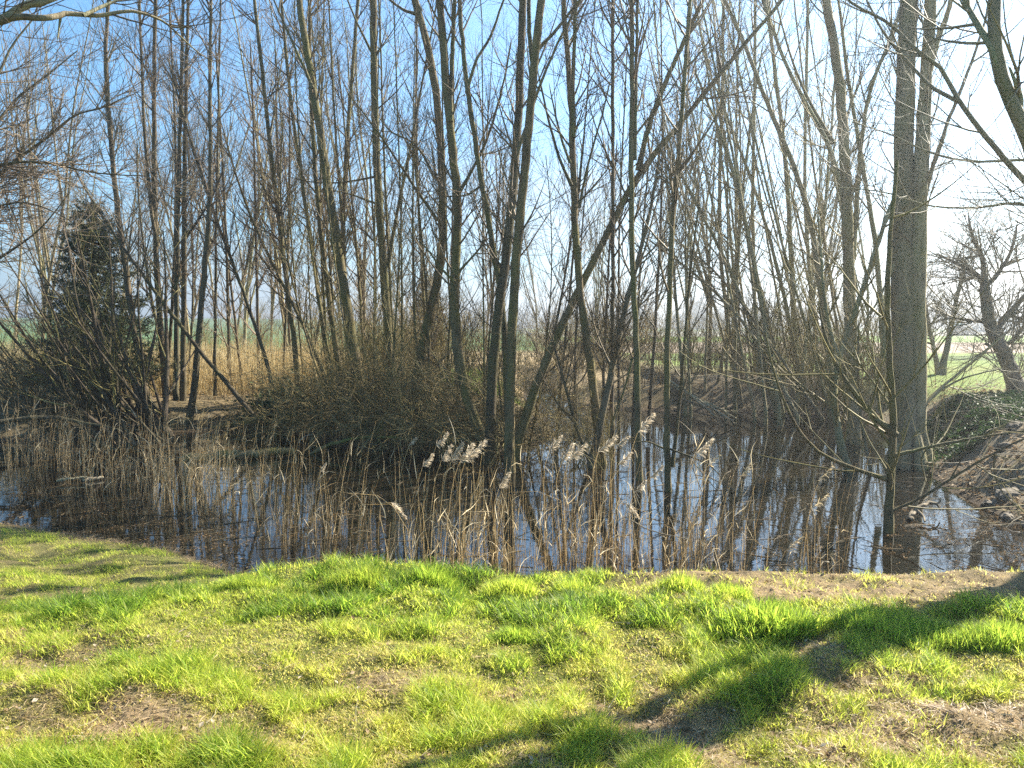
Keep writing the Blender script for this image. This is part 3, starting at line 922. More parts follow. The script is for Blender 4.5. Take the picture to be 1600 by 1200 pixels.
# --- thicket on the far bank
GT = "leaning stems of the thicket on the far bank"
thick = [
    ("far-bank stem arching up to the left, nearest the two fallen pale sticks", [(1215, 650), (1195, 560), (1165, 470), (1130, 396), (1098, 336), (1067, 280), (1040, 225)], 10, 4, 18.5),
    ("far-bank stem bent sharply left two thirds of the way up", [(1222, 650), (1212, 600), (1200, 540), (1181, 413), (1165, 333), (1144, 263), (1127, 196), (1102, 161), (1085, 110)], 11, 4, 18.8),
    ("long far-bank stem sweeping up and left in one even curve", [(1305, 655), (1296, 580), (1290, 520), (1277, 385), (1263, 308), (1239, 252), (1221, 210), (1197, 171), (1179, 101), (1155, 45), (1132, 0)], 13, 6, 17.5),
    ("far-bank stem crossing close before the tall grey trunk near its top", [(1335, 660), (1330, 520), (1326, 380), (1320, 280), (1302, 221), (1270, 182), (1242, 140), (1225, 95), (1200, 28), (1192, 0)], 11, 6, 17.2),
    ("straight slanting far-bank stem over the dark hollow in the bank", [(1262, 650), (1240, 520), (1214, 413), (1200, 350), (1176, 280), (1144, 207), (1120, 140)], 9, 4, 18.9),
    ("nearly upright far-bank stem in the middle of the thicket", [(1250, 650), (1238, 480), (1232, 350), (1235, 263), (1217, 157), (1203, 70), (1198, 0)], 11, 6, 19.2),
    ("pale slender far-bank stem rising behind the hollow", [(1285, 650), (1282, 540), (1262, 430), (1250, 330), (1262, 210), (1258, 110), (1262, 0)], 8, 5, 20.0),
    ("crooked thin far-bank stem at the left end of the thicket", [(1160, 650), (1150, 560), (1128, 470), (1118, 380), (1128, 290), (1122, 200), (1135, 100), (1130, 0)], 9, 5, 20.0),
    ("upright thin far-bank stem crossing the even-curved one high up", [(1190, 650), (1186, 540), (1172, 440), (1178, 330), (1172, 220), (1186, 100), (1180, 0)], 8, 5, 20.5),
    ("thin far-bank stem tilting right towards the tall grey trunk", [(1240, 655), (1256, 560), (1275, 450), (1290, 340), (1296, 230), (1305, 120)], 8, 4, 18.2),
    ("low leaning far-bank stem almost lying over the water", [(1245, 650), (1210, 560), (1160, 490), (1105, 440), (1050, 400), (1010, 372)], 8, 3, 18.0),
    ("second low leaning far-bank stem crossing under the curved one", [(1285, 655), (1230, 575), (1180, 505), (1140, 440), (1100, 400), (1060, 380)], 7, 3, 17.8),
]
for lab, pts, w0, w1, y in thick:
    tree(lab, [(pts, w0, w1)], y, 'bark_grey', 'twig_olive', (32, 150, 330), group=GT, t0=0.12, l1=(0.8, 2.3), name="thicket_tree")
# --- right-hand trees
tree("tall grey trunk with three steep forks, left neighbour of the biggest trunk",
     [([(1334, 705), (1332, 640), (1330, 560), (1329, 496), (1325, 375), (1321, 292), (1321, 208), (1312, 104), (1298, 40), (1290, 0)], 25, 15)],
     14.4, 'bark_grey', 'twig_grey', (60, 450, 1400),
     limbs=[([(1332, 405), (1340, 300), (1347, 210), (1350, 140), (1370, 105), (1396, 70), (1405, 20)], 10, 5, dict(rtip=None)),
            ([(1382, 560), (1375, 430), (1365, 350), (1358, 298), (1340, 227), (1333, 175), (1319, 88), (1310, 0)], 11, 5, dict(rtip=None)),
            ([(1303, 225), (1285, 190), (1255, 150), (1235, 100), (1222, 40)], 7, 3)])
big = tree("biggest trunk, a massive grey double trunk standing at the water's edge on the right",
     [([(1418, 742), (1417, 690), (1414, 640), (1412, 560), (1412, 496), (1410, 375), (1409, 250), (1415, 125), (1420, 0)], 46, 29),
      ([(1428, 742), (1430, 690), (1434, 600), (1433, 500), (1432, 400), (1437, 320), (1440, 250), (1446, 125), (1454, 0)], 36, 18)],
     12.0, 'bark_grey', 'twig_grey', (70, 500, 1500), t0=0.2, wob=0.1,
     limbs=[([(1452, 110), (1466, 60), (1478, 30), (1486, 0)], 12, 8, dict(rtip=None)),
            ([(1440, 330), (1455, 250), (1478, 190), (1500, 150), (1520, 100), (1540, 30)], 8, 4, dict(rtip=None)),
            ([(1400, 40), (1380, 90), (1365, 120), (1350, 150)], 8, 3),
            ([(1425, 340), (1395, 420), (1372, 470), (1352, 500)], 8, 3),
            ([(1440, 635), (1467, 604), (1512, 571), (1546, 546), (1572, 520)], 7, 2),
            ([(1436, 640), (1470, 600), (1500, 588), (1540, 582), (1570, 575)], 5, 2)])
rr_ = np.random.default_rng(8)
bl = np.array(big.location)
for k in range(8):
    a = k * 0.79 + rr_.uniform(-0.25, 0.25)
    u_ = np.array([math.cos(a), math.sin(a), 0.0])
    o_ = np.array([0.05, 0.0, 0.0])
    pr = np.array([bl + o_ + u_ * 0.14 + [0, 0, 0.75], bl + o_ + u_ * 0.24 + [0, 0, 0.30], bl + o_ + u_ * 0.36 + [0, 0, 0.02],
                   bl + o_ + u_ * rr_.uniform(0.5, 0.62) + [0, 0, -0.20], bl + o_ + u_ * 0.9 + [0, 0, -0.45]])
    pr[1:, :2] += rr_.normal(size=(4, 2)) * 0.02
    Pr = spline(pr, 12)
    mb = MB(); mb.tubes(Pr[None], np.interp(np.linspace(0, 1, 12), [0, 0.3, 0.6, 1], [0.05, 0.11, 0.09, 0.05])[None], 8)
    mb.build("root", 'bark_grey', big, bl)
tree("smaller dark stem in the water in front of the biggest trunk, branching low both ways",
     [([(1388, 835), (1389, 790), (1393, 733), (1400, 671), (1392, 567), (1385, 504), (1383, 430), (1392, 350), (1402, 250)], 16, 6, dict(rtip=0.012))],
     wd(832), 'bark_olive', 'twig_olive', (34, 150, 260), rt=0.0011, up1=0.05, a1=(30, 75), t0=0.1,
     limbs=[([(1384, 748), (1350, 737), (1304, 725), (1270, 705), (1254, 687), (1221, 633), (1204, 580), (1196, 520)], 8, 2.5),
            ([(1399, 680), (1375, 660), (1358, 646), (1330, 612), (1300, 567), (1283, 525), (1278, 470)], 13, 3),
            ([(1396, 712), (1425, 704), (1450, 698), (1490, 690), (1525, 683), (1570, 677), (1610, 672)], 7, 2.5),
            ([(1388, 800), (1420, 790), (1445, 775), (1483, 750), (1525, 721), (1555, 708), (1585, 688), (1615, 680)], 6, 3),
            ([(1555, 706), (1548, 730), (1552, 760), (1575, 785), (1600, 800)], 4, 1.5),
            ([(1450, 698), (1440, 715), (1443, 740), (1450, 762)], 3, 1.2),
            ([(1484, 750), (1500, 722), (1508, 700), (1516, 686)], 3, 1.5)])
tree("curved mossy stem swinging up from the water towards the biggest trunk",
     [([(1328, 740), (1321, 721), (1305, 670), (1301, 640), (1300, 588), (1310, 552), (1325, 515), (1345, 470), (1362, 410), (1378, 360), (1395, 310)], 14, 7, dict(rtip=0.012))],
     wd(738), 'bark_grey', 'twig_olive', (40, 240, 600), t0=0.15,
     limbs=[([(1308, 556), (1290, 510), (1282, 450), (1286, 390), (1278, 330)], 8, 3),
            ([(1362, 745), (1350, 690), (1340, 640), (1336, 580), (1342, 500)], 6, 3)])
# apple tree and twin-stemmed tree in the field on the right
tree("old apple tree with a thick leaning trunk on the grass at the right edge",
     [([(1592, 620), (1585, 590), (1572, 558), (1562, 537), (1552, 524), (1544, 505), (1540, 480), (1538, 440)], 30, 16, dict(rtip=0.08))],
     16.0, 'bark_rough', 'twig_grey', (170, 1700, 4600), t0=0.05, l1=(0.8, 2.0), up1=0.03, a1=(30, 80), name="apple_tree",
     limbs=[([(1552, 520), (1575, 492), (1590, 470), (1610, 455), (1640, 430)], 14, 5),
            ([(1540, 503), (1515, 500), (1490, 497), (1465, 500)], 7, 2.5),
            ([(1539, 445), (1520, 425), (1490, 410), (1462, 395)], 9, 3),
            ([(1538, 445), (1535, 405), (1520, 370), (1512, 330)], 10, 3),
            ([(1538, 450), (1565, 420), (1582, 385), (1590, 345)], 9, 3),
            ([(1565, 540), (1585, 530), (1597, 512), (1612, 490)], 8, 3),
            ([(1560, 535), (1545, 540), (1538, 537)], 7, 5, dict(rtip=None)),
            ([(1600, 455), (1620, 420), (1625, 380)], 7, 2), ([(1575, 490), (1590, 497), (1620, 500)], 8, 3)])
tree("small twin-stemmed tree forming a V on the far grass, just right of the biggest trunk",
     [([(1466, 580), (1462, 560), (1455, 525), (1448, 490), (1440, 440)], 9, 5, dict(rtip=0.02)),
      ([(1472, 578), (1480, 545), (1487, 510), (1490, 480), (1500, 442), (1512, 400)], 11, 5, dict(rtip=0.02))],
     22.0, 'bark_rough', 'twig_grey', (90, 800, 2200), t0=0.3, up1=0.04, a1=(30, 70), name="apple_tree")


# trees standing just outside the frame whose limbs reach in
def solid_tree(label, paths, bark, twig, n, name="bare_tree", t0=0.3, l1=(0.8, 2.0), up1=0.06, rt=0.0012, a1=(25, 60), r1max=0.02):
    SEED[0] += 1
    rng = np.random.default_rng(SEED[0])
    base = np.array(paths[0][0][0], float)
    t = thing(name, label, "tree", tuple(base))
    sts = []
    for i, (pts, r0, r1) in enumerate(paths):
        P = spline(np.array(pts, float), max(12, 4 * len(pts)))
        r = np.linspace(r0, r1, len(P))
        if i == 0:
            r = r * (1 + 0.35 * np.exp(-np.linspace(0, 1, len(P)) * 12))
        P[1:-1] += rng.normal(size=(len(P) - 2, 3)) * r[1:-1, None] * 0.08
        mb = MB(); mb.tubes(P[None], r[None], 12 if r0 > 0.05 else 8)
        mb.build("trunk" if i == 0 else "limb", bark, t, base)
        sts.append((P, r))
    mb = MB()
    twiggy(mb, sts[1:] or sts, rng, *n, t0=t0, l1=l1, up1=up1, rt=rt, a1=a1, r1max=r1max)
    mb.build("crown", twig, t, base)
    return t


g0 = lambda x, y, dz=-0.1: (x, y, float(ground_z(np.array([x]), np.array([y]))[0]) + dz)
A_ = lambda px, py, Y: tuple(at(px, py, Y))
solid_tree("grey limbs of a near tree reaching in from the top right corner",
           [([g0(6.9, 7.3), (6.88, 7.25, 0.8), (6.84, 7.2, 1.9), (6.85, 7.15, 3.2), (6.95, 7.2, 5.0), (6.9, 7.3, 7.5), (7.0, 7.3, 9)], 0.20, 0.06),
            ([(6.84, 7.2, 1.3), (5.3, 6.2, 1.9), A_(1640, 290, 5.2), A_(1606, 217, 5.0), A_(1587, 175, 5.0), A_(1569, 137, 5.0), A_(1558, 83, 5.0), A_(1554, 0, 5.0), A_(1560, -120, 5.1)], 0.088, 0.03),
            ([A_(1589, 180, 5.0), A_(1594, 157, 5.0), A_(1586, 128, 4.95), A_(1577, 105, 4.95)], 0.026, 0.006),
            ([A_(1570, 140, 5.0), A_(1550, 75, 5.0), A_(1525, 35, 5.1), A_(1504, -5, 5.2), A_(1480, -60, 5.3)], 0.028, 0.010),
            ([(6.84, 7.2, 1.8), (5.6, 7.5, 2.4), A_(1605, 288, 7.8), A_(1575, 254, 7.8), A_(1533, 204, 7.8), A_(1496, 154, 7.9), A_(1467, 104, 8.0), A_(1433, 79, 8.0), A_(1396, 42, 8.1), A_(1325, 0, 8.2), A_(1280, -50, 8.2)], 0.045, 0.010),
            ([A_(1500, 160, 7.9), A_(1458, 137, 8.1), A_(1425, 104, 8.2), A_(1383, 54, 8.3), A_(1354, 0, 8.4)], 0.022, 0.010),
            ([(6.84, 7.2, 2.4), (5.7, 7.9, 3.0), A_(1610, 250, 8.4), A_(1558, 252, 8.5), A_(1500, 250, 8.6), A_(1450, 237, 8.7), A_(1396, 212, 8.8), A_(1330, 190, 9.0)], 0.028, 0.006),
            ([(6.84, 7.2, 2.1), (5.8, 8.4, 2.7), A_(1600, 319, 8.8), A_(1517, 325, 8.8), A_(1450, 321, 8.8), A_(1380, 300, 8.9), A_(1300, 292, 9.0)], 0.026, 0.005),
            ([(6.93, 7.2, 4.4), (6.5, 6.7, 5.6), (6.4, 6.2, 7.0)], 0.06, 0.015)],
           'bark_grey', 'twig_grey', (70, 420, 1100), l1=(0.6, 1.6), rt=0.0013, r1max=0.010)
solid_tree("pale near branch arching in at the top left corner",
           [([g0(-4.9, 4.7), (-4.85, 4.7, 1.2), (-4.8, 4.7, 2.4), (-4.75, 4.75, 4.0), (-4.8, 4.8, 6.5)], 0.17, 0.06),
            ([(-4.8, 4.7, 2.6), (-4.2, 4.9, 3.0), A_(-40, 45, 5.3), A_(0, 32, 5.3), A_(40, 8, 5.4), A_(65, 3, 5.4), A_(100, -10, 5.5)], 0.055, 0.022),
            ([A_(-10, 36, 5.3), A_(30, 26, 5.3), A_(75, 28, 5.3), A_(100, 22, 5.4), A_(150, 24, 5.5), A_(210, 18, 5.6), A_(245, 28, 5.7), A_(270, 42, 5.8), A_(300, 42, 5.8)], 0.026, 0.005),
            ([A_(130, 24, 5.4), A_(160, 10, 5.5), A_(200, -6, 5.6)], 0.014, 0.008),
            ([A_(262, 38, 5.8), A_(285, 60, 5.8), A_(310, 82, 5.9), A_(335, 98, 6.0)], 0.007, 0.003),
            ([A_(95, 25, 5.4), A_(92, 45, 5.4), A_(90, 62, 5.4)], 0.010, 0.003)],
           'bark_grey', 'twig_brown', (26, 110, 240), l1=(0.3, 0.8), rt=0.0012, t0=0.45, r1max=0.006)
solid_tree("dark twiggy tree at the left edge spreading level branches over the bush",
           [([g0(-9.3, 10.5, -0.2), (-9.25, 10.5, 0.8), (-9.1, 10.5, 2.2), (-9.0, 10.6, 4.5), (-9.0, 10.6, 7.5)], 0.16, 0.04),
            ([(-9.1, 10.5, 1.8), (-8.0, 10.8, 2.8), A_(0, 272, 11), A_(25, 250, 11), A_(55, 229, 11), A_(92, 200, 11), A_(112, 183, 11), A_(165, 166, 11.2), A_(200, 150, 11.3)], 0.05, 0.008),
            ([(-9.1, 10.5, 1.7), (-8.2, 10.8, 2.6), A_(-10, 262, 11), A_(25, 254, 10.8), A_(75, 254, 10.8), A_(125, 266, 10.7), A_(180, 273, 10.6), A_(230, 275, 10.6)], 0.04, 0.006),
            ([(-9.2, 10.5, 1.5), (-8.2, 10.6, 2.3), A_(0, 321, 10.8), A_(42, 317, 10.8), A_(75, 327, 10.8), A_(112, 346, 10.8)], 0.035, 0.006),
            ([(-9.1, 10.5, 2.2), (-8.3, 10.9, 3.4), A_(0, 185, 11), A_(30, 150, 11.2), A_(70, 120, 11.3), A_(120, 80, 11.5)], 0.045, 0.008),
            ([(-9.1, 10.5, 2.4), (-8.6, 11.2, 3.9), A_(-5, 120, 11.5), A_(20, 70, 11.7), A_(60, 20, 11.9)], 0.045, 0.010),
            ([(-9.2, 10.5, 1.2), (-8.3, 11, 1.9), A_(5, 400, 11.2), A_(60, 360, 11.2), A_(110, 300, 11.3)], 0.04, 0.006)],
           'bark_dark', 'twig_purple', (150, 1300, 3600), l1=(0.7, 1.7), up1=0.04, a1=(25, 70), rt=0.0018)


# --- large many-stemmed bush on the left
def fan_bush(label, base, nst, spread, length, rad, n, bark, twig, seed, name="willow_bush", cat="bush", up=0.03, tiltmean=(0, 0), base_r=0.5, group=None, loc=None, r1max=0.02, wander=0.07, rt=0.002):
    rng = np.random.default_rng(seed)
    base = np.array(base, float)
    p0 = base + np.stack([rng.normal(size=nst) * base_r, rng.normal(size=nst) * base_r * 0.6, np.zeros(nst)], 1)
    az = rng.uniform(0, 2 * math.pi, nst)
    tilt = np.abs(rng.normal(size=nst)) * math.radians(spread)
    d = np.stack([np.sin(tilt) * np.cos(az) + tiltmean[0], np.sin(tilt) * np.sin(az) * 0.8 + tiltmean[1], np.cos(tilt)], 1)
    d = unit(d)
    K = 9
    L = rng.uniform(length[0], length[1], nst)
    P = np.empty((nst, K, 3)); P[:, 0] = p0
    for k in range(1, K):
        P[:, k] = P[:, k - 1] + d * (L / (K - 1))[:, None]
        d = d + rng.normal(size=d.shape) * wander; d[:, 2] += up
        d = unit(d)
    r0 = rng.uniform(rad[0], rad[1], nst)
    R = r0[:, None] * (1 - np.linspace(0, 1, K)[None, :] * 0.85)
    t = thing(name, label, cat, tuple(base), group)
    mb = MB(); mb.tubes(P, R, 6)
    mb.build("stems", bark, t, base)
    mb = MB()
    twiggy(mb, [(P[i], R[i]) for i in range(nst)], rng, n[0], n[1], n[2], l1=(0.5, 1.5), l2=(0.3, 1.0), l3=(0.2, 0.6), t0=0.1, up1=up, rt=rt, r1max=r1max)
    mb.build("crown", twig, t, base)
    if loc is not None:
        t.location = loc
    return t


bb = at(215, 690, 14.0)
fan_bush("big many-stemmed willow bush fanning left in front of the conifer", (bb[0], 14.0, -0.5), 42, 30, (2.6, 4.8), (0.02, 0.06),
         (220, 700, 1100), 'bark_dark', 'twig_olive', 900, tiltmean=(-0.5, 0.0), base_r=0.4, wander=0.045)
bb = at(150, 690, 13.4)
fan_bush("low sprawling willow with near-horizontal stems at the left edge of the pond", (bb[0], 13.4, -0.55), 16, 38, (2.0, 3.6), (0.02, 0.05),
         (140, 600, 1100), 'bark_dark', 'twig_brown', 901, tiltmean=(-1.1, 0.0), base_r=0.3, up=0.05)


# --- prototypes copied into the background
def slender_proto(seed, h, twig, bark, n):
    rng = np.random.default_rng(seed)
    K = 14
    P = np.zeros((1, K, 3)); d = np.array([rng.normal() * 0.05, rng.normal() * 0.05, 1.0])
    for k in range(1, K):
        P[0, k] = P[0, k - 1] + unit(d) * h / (K - 1)
        d = d + np.append(rng.normal(size=2) * 0.05, 0)
    r = np.linspace(0.055, 0.008, K)
    stems = [(P[0], r)]
    ex, er = shoots(P, r[None], 4, rng, (0.12, 0.5), (h * 0.5, h * 0.75), (10, 22), 12, 0.06, 0.04, 0.7, 0.032, 0.005)
    t = thing("slender_tree", "x", "tree", (0, 0, 0))
    mb = MB(); mb.tubes(P, r[None], 7); mb.tubes(ex, er, 6)
    mb.build("trunk", bark, t)
    mb = MB()
    twiggy(mb, stems + [(ex[i], er[i]) for i in range(len(ex))], rng, *n, l1=(1.0, 2.6), l2=(0.6, 1.6), l3=(0.3, 0.9), t0=0.12, up1=0.09, up2=0.07, rt=0.0017)
    mb.build("crown", twig, t)
    return t


protos_l = [slender_proto(300 + i, 11.0 + i * 0.7, 'twig_purple', 'bark_grey', (55, 360, 1100)) for i in range(3)]
protos_r = [slender_proto(320 + i, 10.5 + i * 0.7, 'twig_grey', 'bark_grey', (48, 270, 700)) for i in range(3)]
rb = random.Random(5)


def plant_bg(px, Y, protos, label, group, used, sc=None):
    x = (px - 800) / F * Y
    z = g0(x, Y, -0.05)[2]
    k = rb.randrange(len(protos))
    s = sc or rb.uniform(0.85, 1.15)
    p = protos[k]
    if p.name not in used:
        used.add(p.name)
        p.location = (x, Y, z); p.rotation_euler = (0, 0, rb.uniform(0, 6.28)); p.scale = (s,) * 3
        p['label'] = label; p['group'] = group
        return p
    return dup(p, (x, Y, z), rb.uniform(0, 6.28), s, label, group)


used = set()
bands = [
    (10, 95, 3, protos_l, "slender bare tree standing beyond the reeds left of the conifer", 24, 34),
    (100, 215, 4, protos_l, "slender bare tree whose twiggy top shows above the conifer", 28, 40),
    (240, 400, 6, protos_l, "slender bare tree behind the sunlit reeds right of the conifer", 21, 36),
    (410, 590, 5, protos_l, "slender bare tree behind the brown brambles left of centre", 21, 34),
    (610, 780, 3, protos_l, "slender bare tree far behind the mossy curved trunk", 26, 42),
    (830, 1000, 3, protos_r, "slender bare tree seen beyond the far end of the pond", 33, 48),
    (1010, 1170, 4, protos_r, "slender bare tree on the far bank behind the fallen pale sticks", 22, 32),
    (1180, 1310, 3, protos_r, "slender bare tree behind the leaning stems of the thicket", 21.5, 30),
    (1330, 1400, 2, protos_r, "slender bare tree between the two big grey trunks, in the back", 24, 33),
]
for x0, x1, n_, pr, lab, y0, y1 in bands:
    for i in range(n_):
        plant_bg(x0 + (i + rb.uniform(0.1, 0.9)) * (x1 - x0) / n_, rb.uniform(y0, y1), pr, lab, lab.replace("slender bare tree", "slender bare trees").replace("whose twiggy top shows", "showing"), used)

# undergrowth bushes
brush_a = fan_bush("x", (0, 0, 0), 34, 17, (0.9, 2.9), (0.006, 0.016), (110, 340, 420), 'twig_olive', 'twig_olive', 950, name="bare_shrub", cat="shrub", base_r=0.75, r1max=0.008, rt=0.0024)
brush_b = fan_bush("x", (0, 0, 0), 34, 24, (0.7, 2.3), (0.005, 0.014), (110, 340, 420), 'bramble', 'bramble', 951, name="bare_shrub", cat="shrub", base_r=0.8, r1max=0.007, wander=0.12, rt=0.0024)
brush_c = fan_bush("x", (0, 0, 0), 30, 62, (1.1, 2.6), (0.006, 0.013), (110, 500, 500), 'bramble', 'bramble', 952, name="bramble_bush", cat="bramble", up=-0.12, base_r=0.5, r1max=0.007, wander=0.13, rt=0.0026)
first = set()


def shrub(proto, px, Y, sc, label, group, z=None):
    x = (px - 800) / F * Y
    zz = g0(x, Y, -0.05)[2] if z is None else z
    if proto.name not in first:
        first.add(proto.name)
        proto.location = (x, Y, zz); proto.rotation_euler = (0, 0, rb.uniform(0, 6.28)); proto.scale = (sc,) * 3
        proto['label'] = label; proto['group'] = group
        return proto
    return dup(proto, (x, Y, zz), rb.uniform(0, 6.28), sc, label, group)


def shrubs(proto, px0, px1, Y0, Y1, n_, s0, s1, label, group, z=None):
    for i in range(n_):
        shrub(proto, px0 + (i + rb.uniform(0.1, 0.9)) * (px1 - px0) / n_, rb.uniform(Y0, Y1), rb.uniform(s0, s1), label, group, z)


shrubs(brush_a, 1050, 1300, 20.4, 24.5, 14, 0.55, 0.95, "olive bare shrub filling the foot of the thicket on the far bank", "olive shrubs under the far-bank thicket")
shrubs(brush_a, 560, 770, 15.5, 20.5, 7, 0.7, 1.1, "olive bare shrub behind the brambles in the middle of the picture", "olive shrubs behind the central brambles")
shrubs(brush_b, 500, 720, 22.0, 28.0, 6, 1.0, 1.5, "brown bare shrub in the hedge behind the tall straight trunk", "brown shrubs behind the middle trunks")
shrubs(brush_a, 270, 480, 26, 33, 7, 0.6, 1.0, "olive bare shrub between the reeds and the green field", "olive shrubs before the green field")
shrubs(brush_b, 20, 240, 18.0, 20.5, 5, 0.6, 0.9, "brown bare shrub tangled around the foot of the conifer", "brown shrubs around the conifer")
shrubs(brush_b, 820, 1040, 21.0, 34.0, 12, 0.8, 1.4, "brown bare shrub beside the narrow far channel of the pond", "brown shrubs along the pond channel")
shrubs(brush_a, 1300, 1390, 17.6, 21.5, 5, 0.6, 1.0, "olive bare shrub behind the curved mossy stem on the right bank", "olive shrubs on the right bank")
shrubs(brush_c, 480, 660, 14.0, 15.4, 8, 0.75, 1.05, "bramble bush drooping over the dark water left of centre", "brambles over the dark water", -0.45)
shrubs(brush_c, 620, 830, 13.0, 14.6, 9, 0.65, 1.0, "bramble bush tangled round the feet of the central trunks", "brambles round the central trunks", -0.5)
shrubs(brush_c, 400, 500, 16.0, 17.5, 3, 0.8, 1.0, "bramble bush beside the foot of the leaning pole", "brambles beside the leaning pole")
shrubs(brush_a, 530, 660, 16.5, 19.0, 5, 0.55, 0.85, "olive bare shrub behind the brambles that droop over the dark water", "olive shrubs left of centre")
shrubs(brush_b, 880, 960, 12.0, 12.4, 2, 0.45, 0.6, "brown twiggy growth around the wet foot of the forked tree", "twigs round the forked tree", -0.6)


# --- conifer
def conifer(label, px, Y, h, seed):
    rng = np.random.default_rng(seed)
    x = (px - 800) / F * Y
    b = np.array(g0(x, Y, -0.05))
    t = thing("conifer", label, "tree", tuple(b))
    K = 10
    P = np.stack([np.zeros(K), np.zeros(K), np.linspace(0, h, K)], 1)
    mb = MB(); mb.tubes(P[None], np.linspace(0.14, 0.01, K)[None], 8)
    mb.build("trunk", 'bark_dark', t)
    nb = 420
    z = h * (0.10 + 0.88 * rng.uniform(0, 1, nb) ** 1.0)
    az = rng.uniform(0, 6.283, nb)
    L = (1 - z / h) ** 0.75 * h * 0.36 * rng.uniform(0.6, 1.15, nb) + 0.12
    kb = 6
    s = np.linspace(0, 1, kb)
    B = np.empty((nb, kb, 3))
    rr = L[:, None] * s
    B[:, :, 0] = np.cos(az)[:, None] * rr
    B[:, :, 1] = np.sin(az)[:, None] * rr
    B[:, :, 2] = z[:, None] - 0.35 * rr + 0.30 * rr * s
    mb = MB(); mb.tubes(B, np.tile(0.012 * (1 - s * 0.8), (nb, 1)), 4)
    mb.build("branches", 'bark_dark', t)
    P2, R2 = shoots(B, np.full((nb, kb), 0.006), 5000, rng, (0.15, 1.0), (0.15, 0.40), (20, 55), 4, -0.05, 0.1, 0.6, 0.004)
    # needles along the shoots
    mb = MB()
    per = 24
    i = np.repeat(np.arange(len(P2)), per)
    u = rng.uniform(0.05, 1, len(i)) * 2.999
    k = np.floor(u).astype(int); f = (u - k)[:, None]
    p = P2[i, k] * (1 - f) + P2[i, k + 1] * f
    tan = unit(P2[i, k + 1] - P2[i, k])
    d = unit(tan * 0.6 + rng.normal(size=p.shape) * 0.7)
    ln = rng.uniform(0.03, 0.06, len(i))[:, None]
    side = unit(np.cross(d, rng.normal(size=d.shape)))
    Q = np.stack([p, p + d * ln], 1)
    W = np.stack([np.full(len(i), 0.007), np.full(len(i), 0.003)], 1)
    mb.ribbons(Q, W, side, np.clip(rng.normal(0.45, 0.25, len(i)), 0, 1))
    mb.build("foliage", 'needle', t, tint=True)
    return t


conifer("dark green conifer behind the willow bush on the left", 152, 17.0, 4.45, 77)
conifer("small dark conifer far behind the bowed trunk in the middle", 668, 42.0, 4.6, 78)


# ------------------------------------------------------------------ fallen wood
def log(label, pts, r0, r1, mat, name="fallen_branch", cat="branch", twigs=0, seed=1, group=None, forks=()):
    rng = np.random.default_rng(seed)
    P = spline(np.array(pts, float), max(10, 4 * len(pts)))
    r = np.linspace(r0, r1, len(P)) * (1 + rng.normal(size=len(P)) * 0.08)
    r[0] *= 0.6
    P[1:-1] += rng.normal(size=(len(P) - 2, 3)) * r[1:-1, None] * 0.25
    base = P[0].copy()
    mb = MB(); mb.tubes(P[None], r[None], 8)
    for q, a, b in forks:
        Q = spline(np.array(q, float), 9)
        mb.tubes(Q[None], np.linspace(a, b, 9)[None], 6)
    if twigs:
        P1, R1 = shoots(P[None], r[None], twigs, rng, (0.2, 1), (0.25, 0.8), (25, 70), 6, 0.02, 0.14, 0.5, 0.008, 0.0016)
        mb.tubes(P1, R1, 4)
        P2, R2 = shoots(P1, R1, twigs * 4, rng, (0.2, 1), (0.1, 0.4), (25, 70), 4, 0.02, 0.14, 0.6, 0.004, 0.0014)
        mb.tubes(P2, R2, 3)
    o = mb.build(name, mat, None, base)
    o.location = base
    return tag(o, label, cat, group)


W_ = lambda px, py, z=WATER: tuple(at(px, py, depth_on(py, z)))
log("mossy log lying in the water below the leaning pole", [W_(285, 716, -0.57), W_(345, 712, -0.55), W_(400, 709, -0.53), W_(460, 705, -0.53)], 0.09, 0.06, 'mosslog', "fallen_log", "log", 10, 11)
log("thin pale trunk lying level across the bank under the ivy stump", [A_(330, 668, 16.0), A_(400, 658, 16.0), A_(460, 653, 15.9), A_(560, 648, 15.7)], 0.05, 0.035, 'mosslog', "fallen_log", "log", 8, 12)
log("arched greenish branch bending over the brambles towards the plumes", [A_(480, 712, 13.2), A_(510, 697, 13.2), A_(545, 687, 13.2), A_(600, 683, 13.1), A_(650, 689, 13.0), A_(710, 698, 12.9)], 0.035, 0.012, 'mosslog', twigs=16, seed=13)
log("long dark branch lying low across the left edge of the reeds", [A_(-30, 664, 12.0), A_(30, 655, 12.2), A_(70, 652, 12.3), A_(130, 660, 12.4), A_(190, 672, 12.5)], 0.045, 0.015, 'bark_dark', twigs=14, seed=14)
log("pale orange stick floating among the left reeds, the longer one", [W_(88, 752, -0.56), W_(110, 748, -0.54), W_(137, 745, -0.53)], 0.025, 0.012, 'deadwood', "floating_stick", "stick", 0, 15)
log("short pale orange stick floating among the left reeds", [W_(128, 751, -0.58), W_(145, 748, -0.57), W_(162, 746, -0.57)], 0.035, 0.018, 'deadwood', "floating_stick", "stick", 0, 16)
for j, (a, b, lab) in enumerate([((1046, 600), (1142, 656), "upper one of the long pale sticks slanting into the far water"),
                                 ((1060, 622), (1146, 658), "pale stick just below the upper slanting one at the far bank"),
                                 ((1078, 618), (1150, 654), "shorter pale stick slanting into the far water, rightmost of its bundle"),
                                 ((1040, 590), (1120, 652), "thin pale stick at the left of the slanting bundle")]):
    log(lab, [A_(a[0], a[1], 17.2), A_((a[0] + b[0]) / 2, (a[1] + b[1]) / 2 - 2, 17.1), A_(b[0], b[1], 17.0)], 0.03, 0.022, 'deadwood', "fallen_stick", "stick", 4, 20 + j, "pale sticks slanting into the far water")
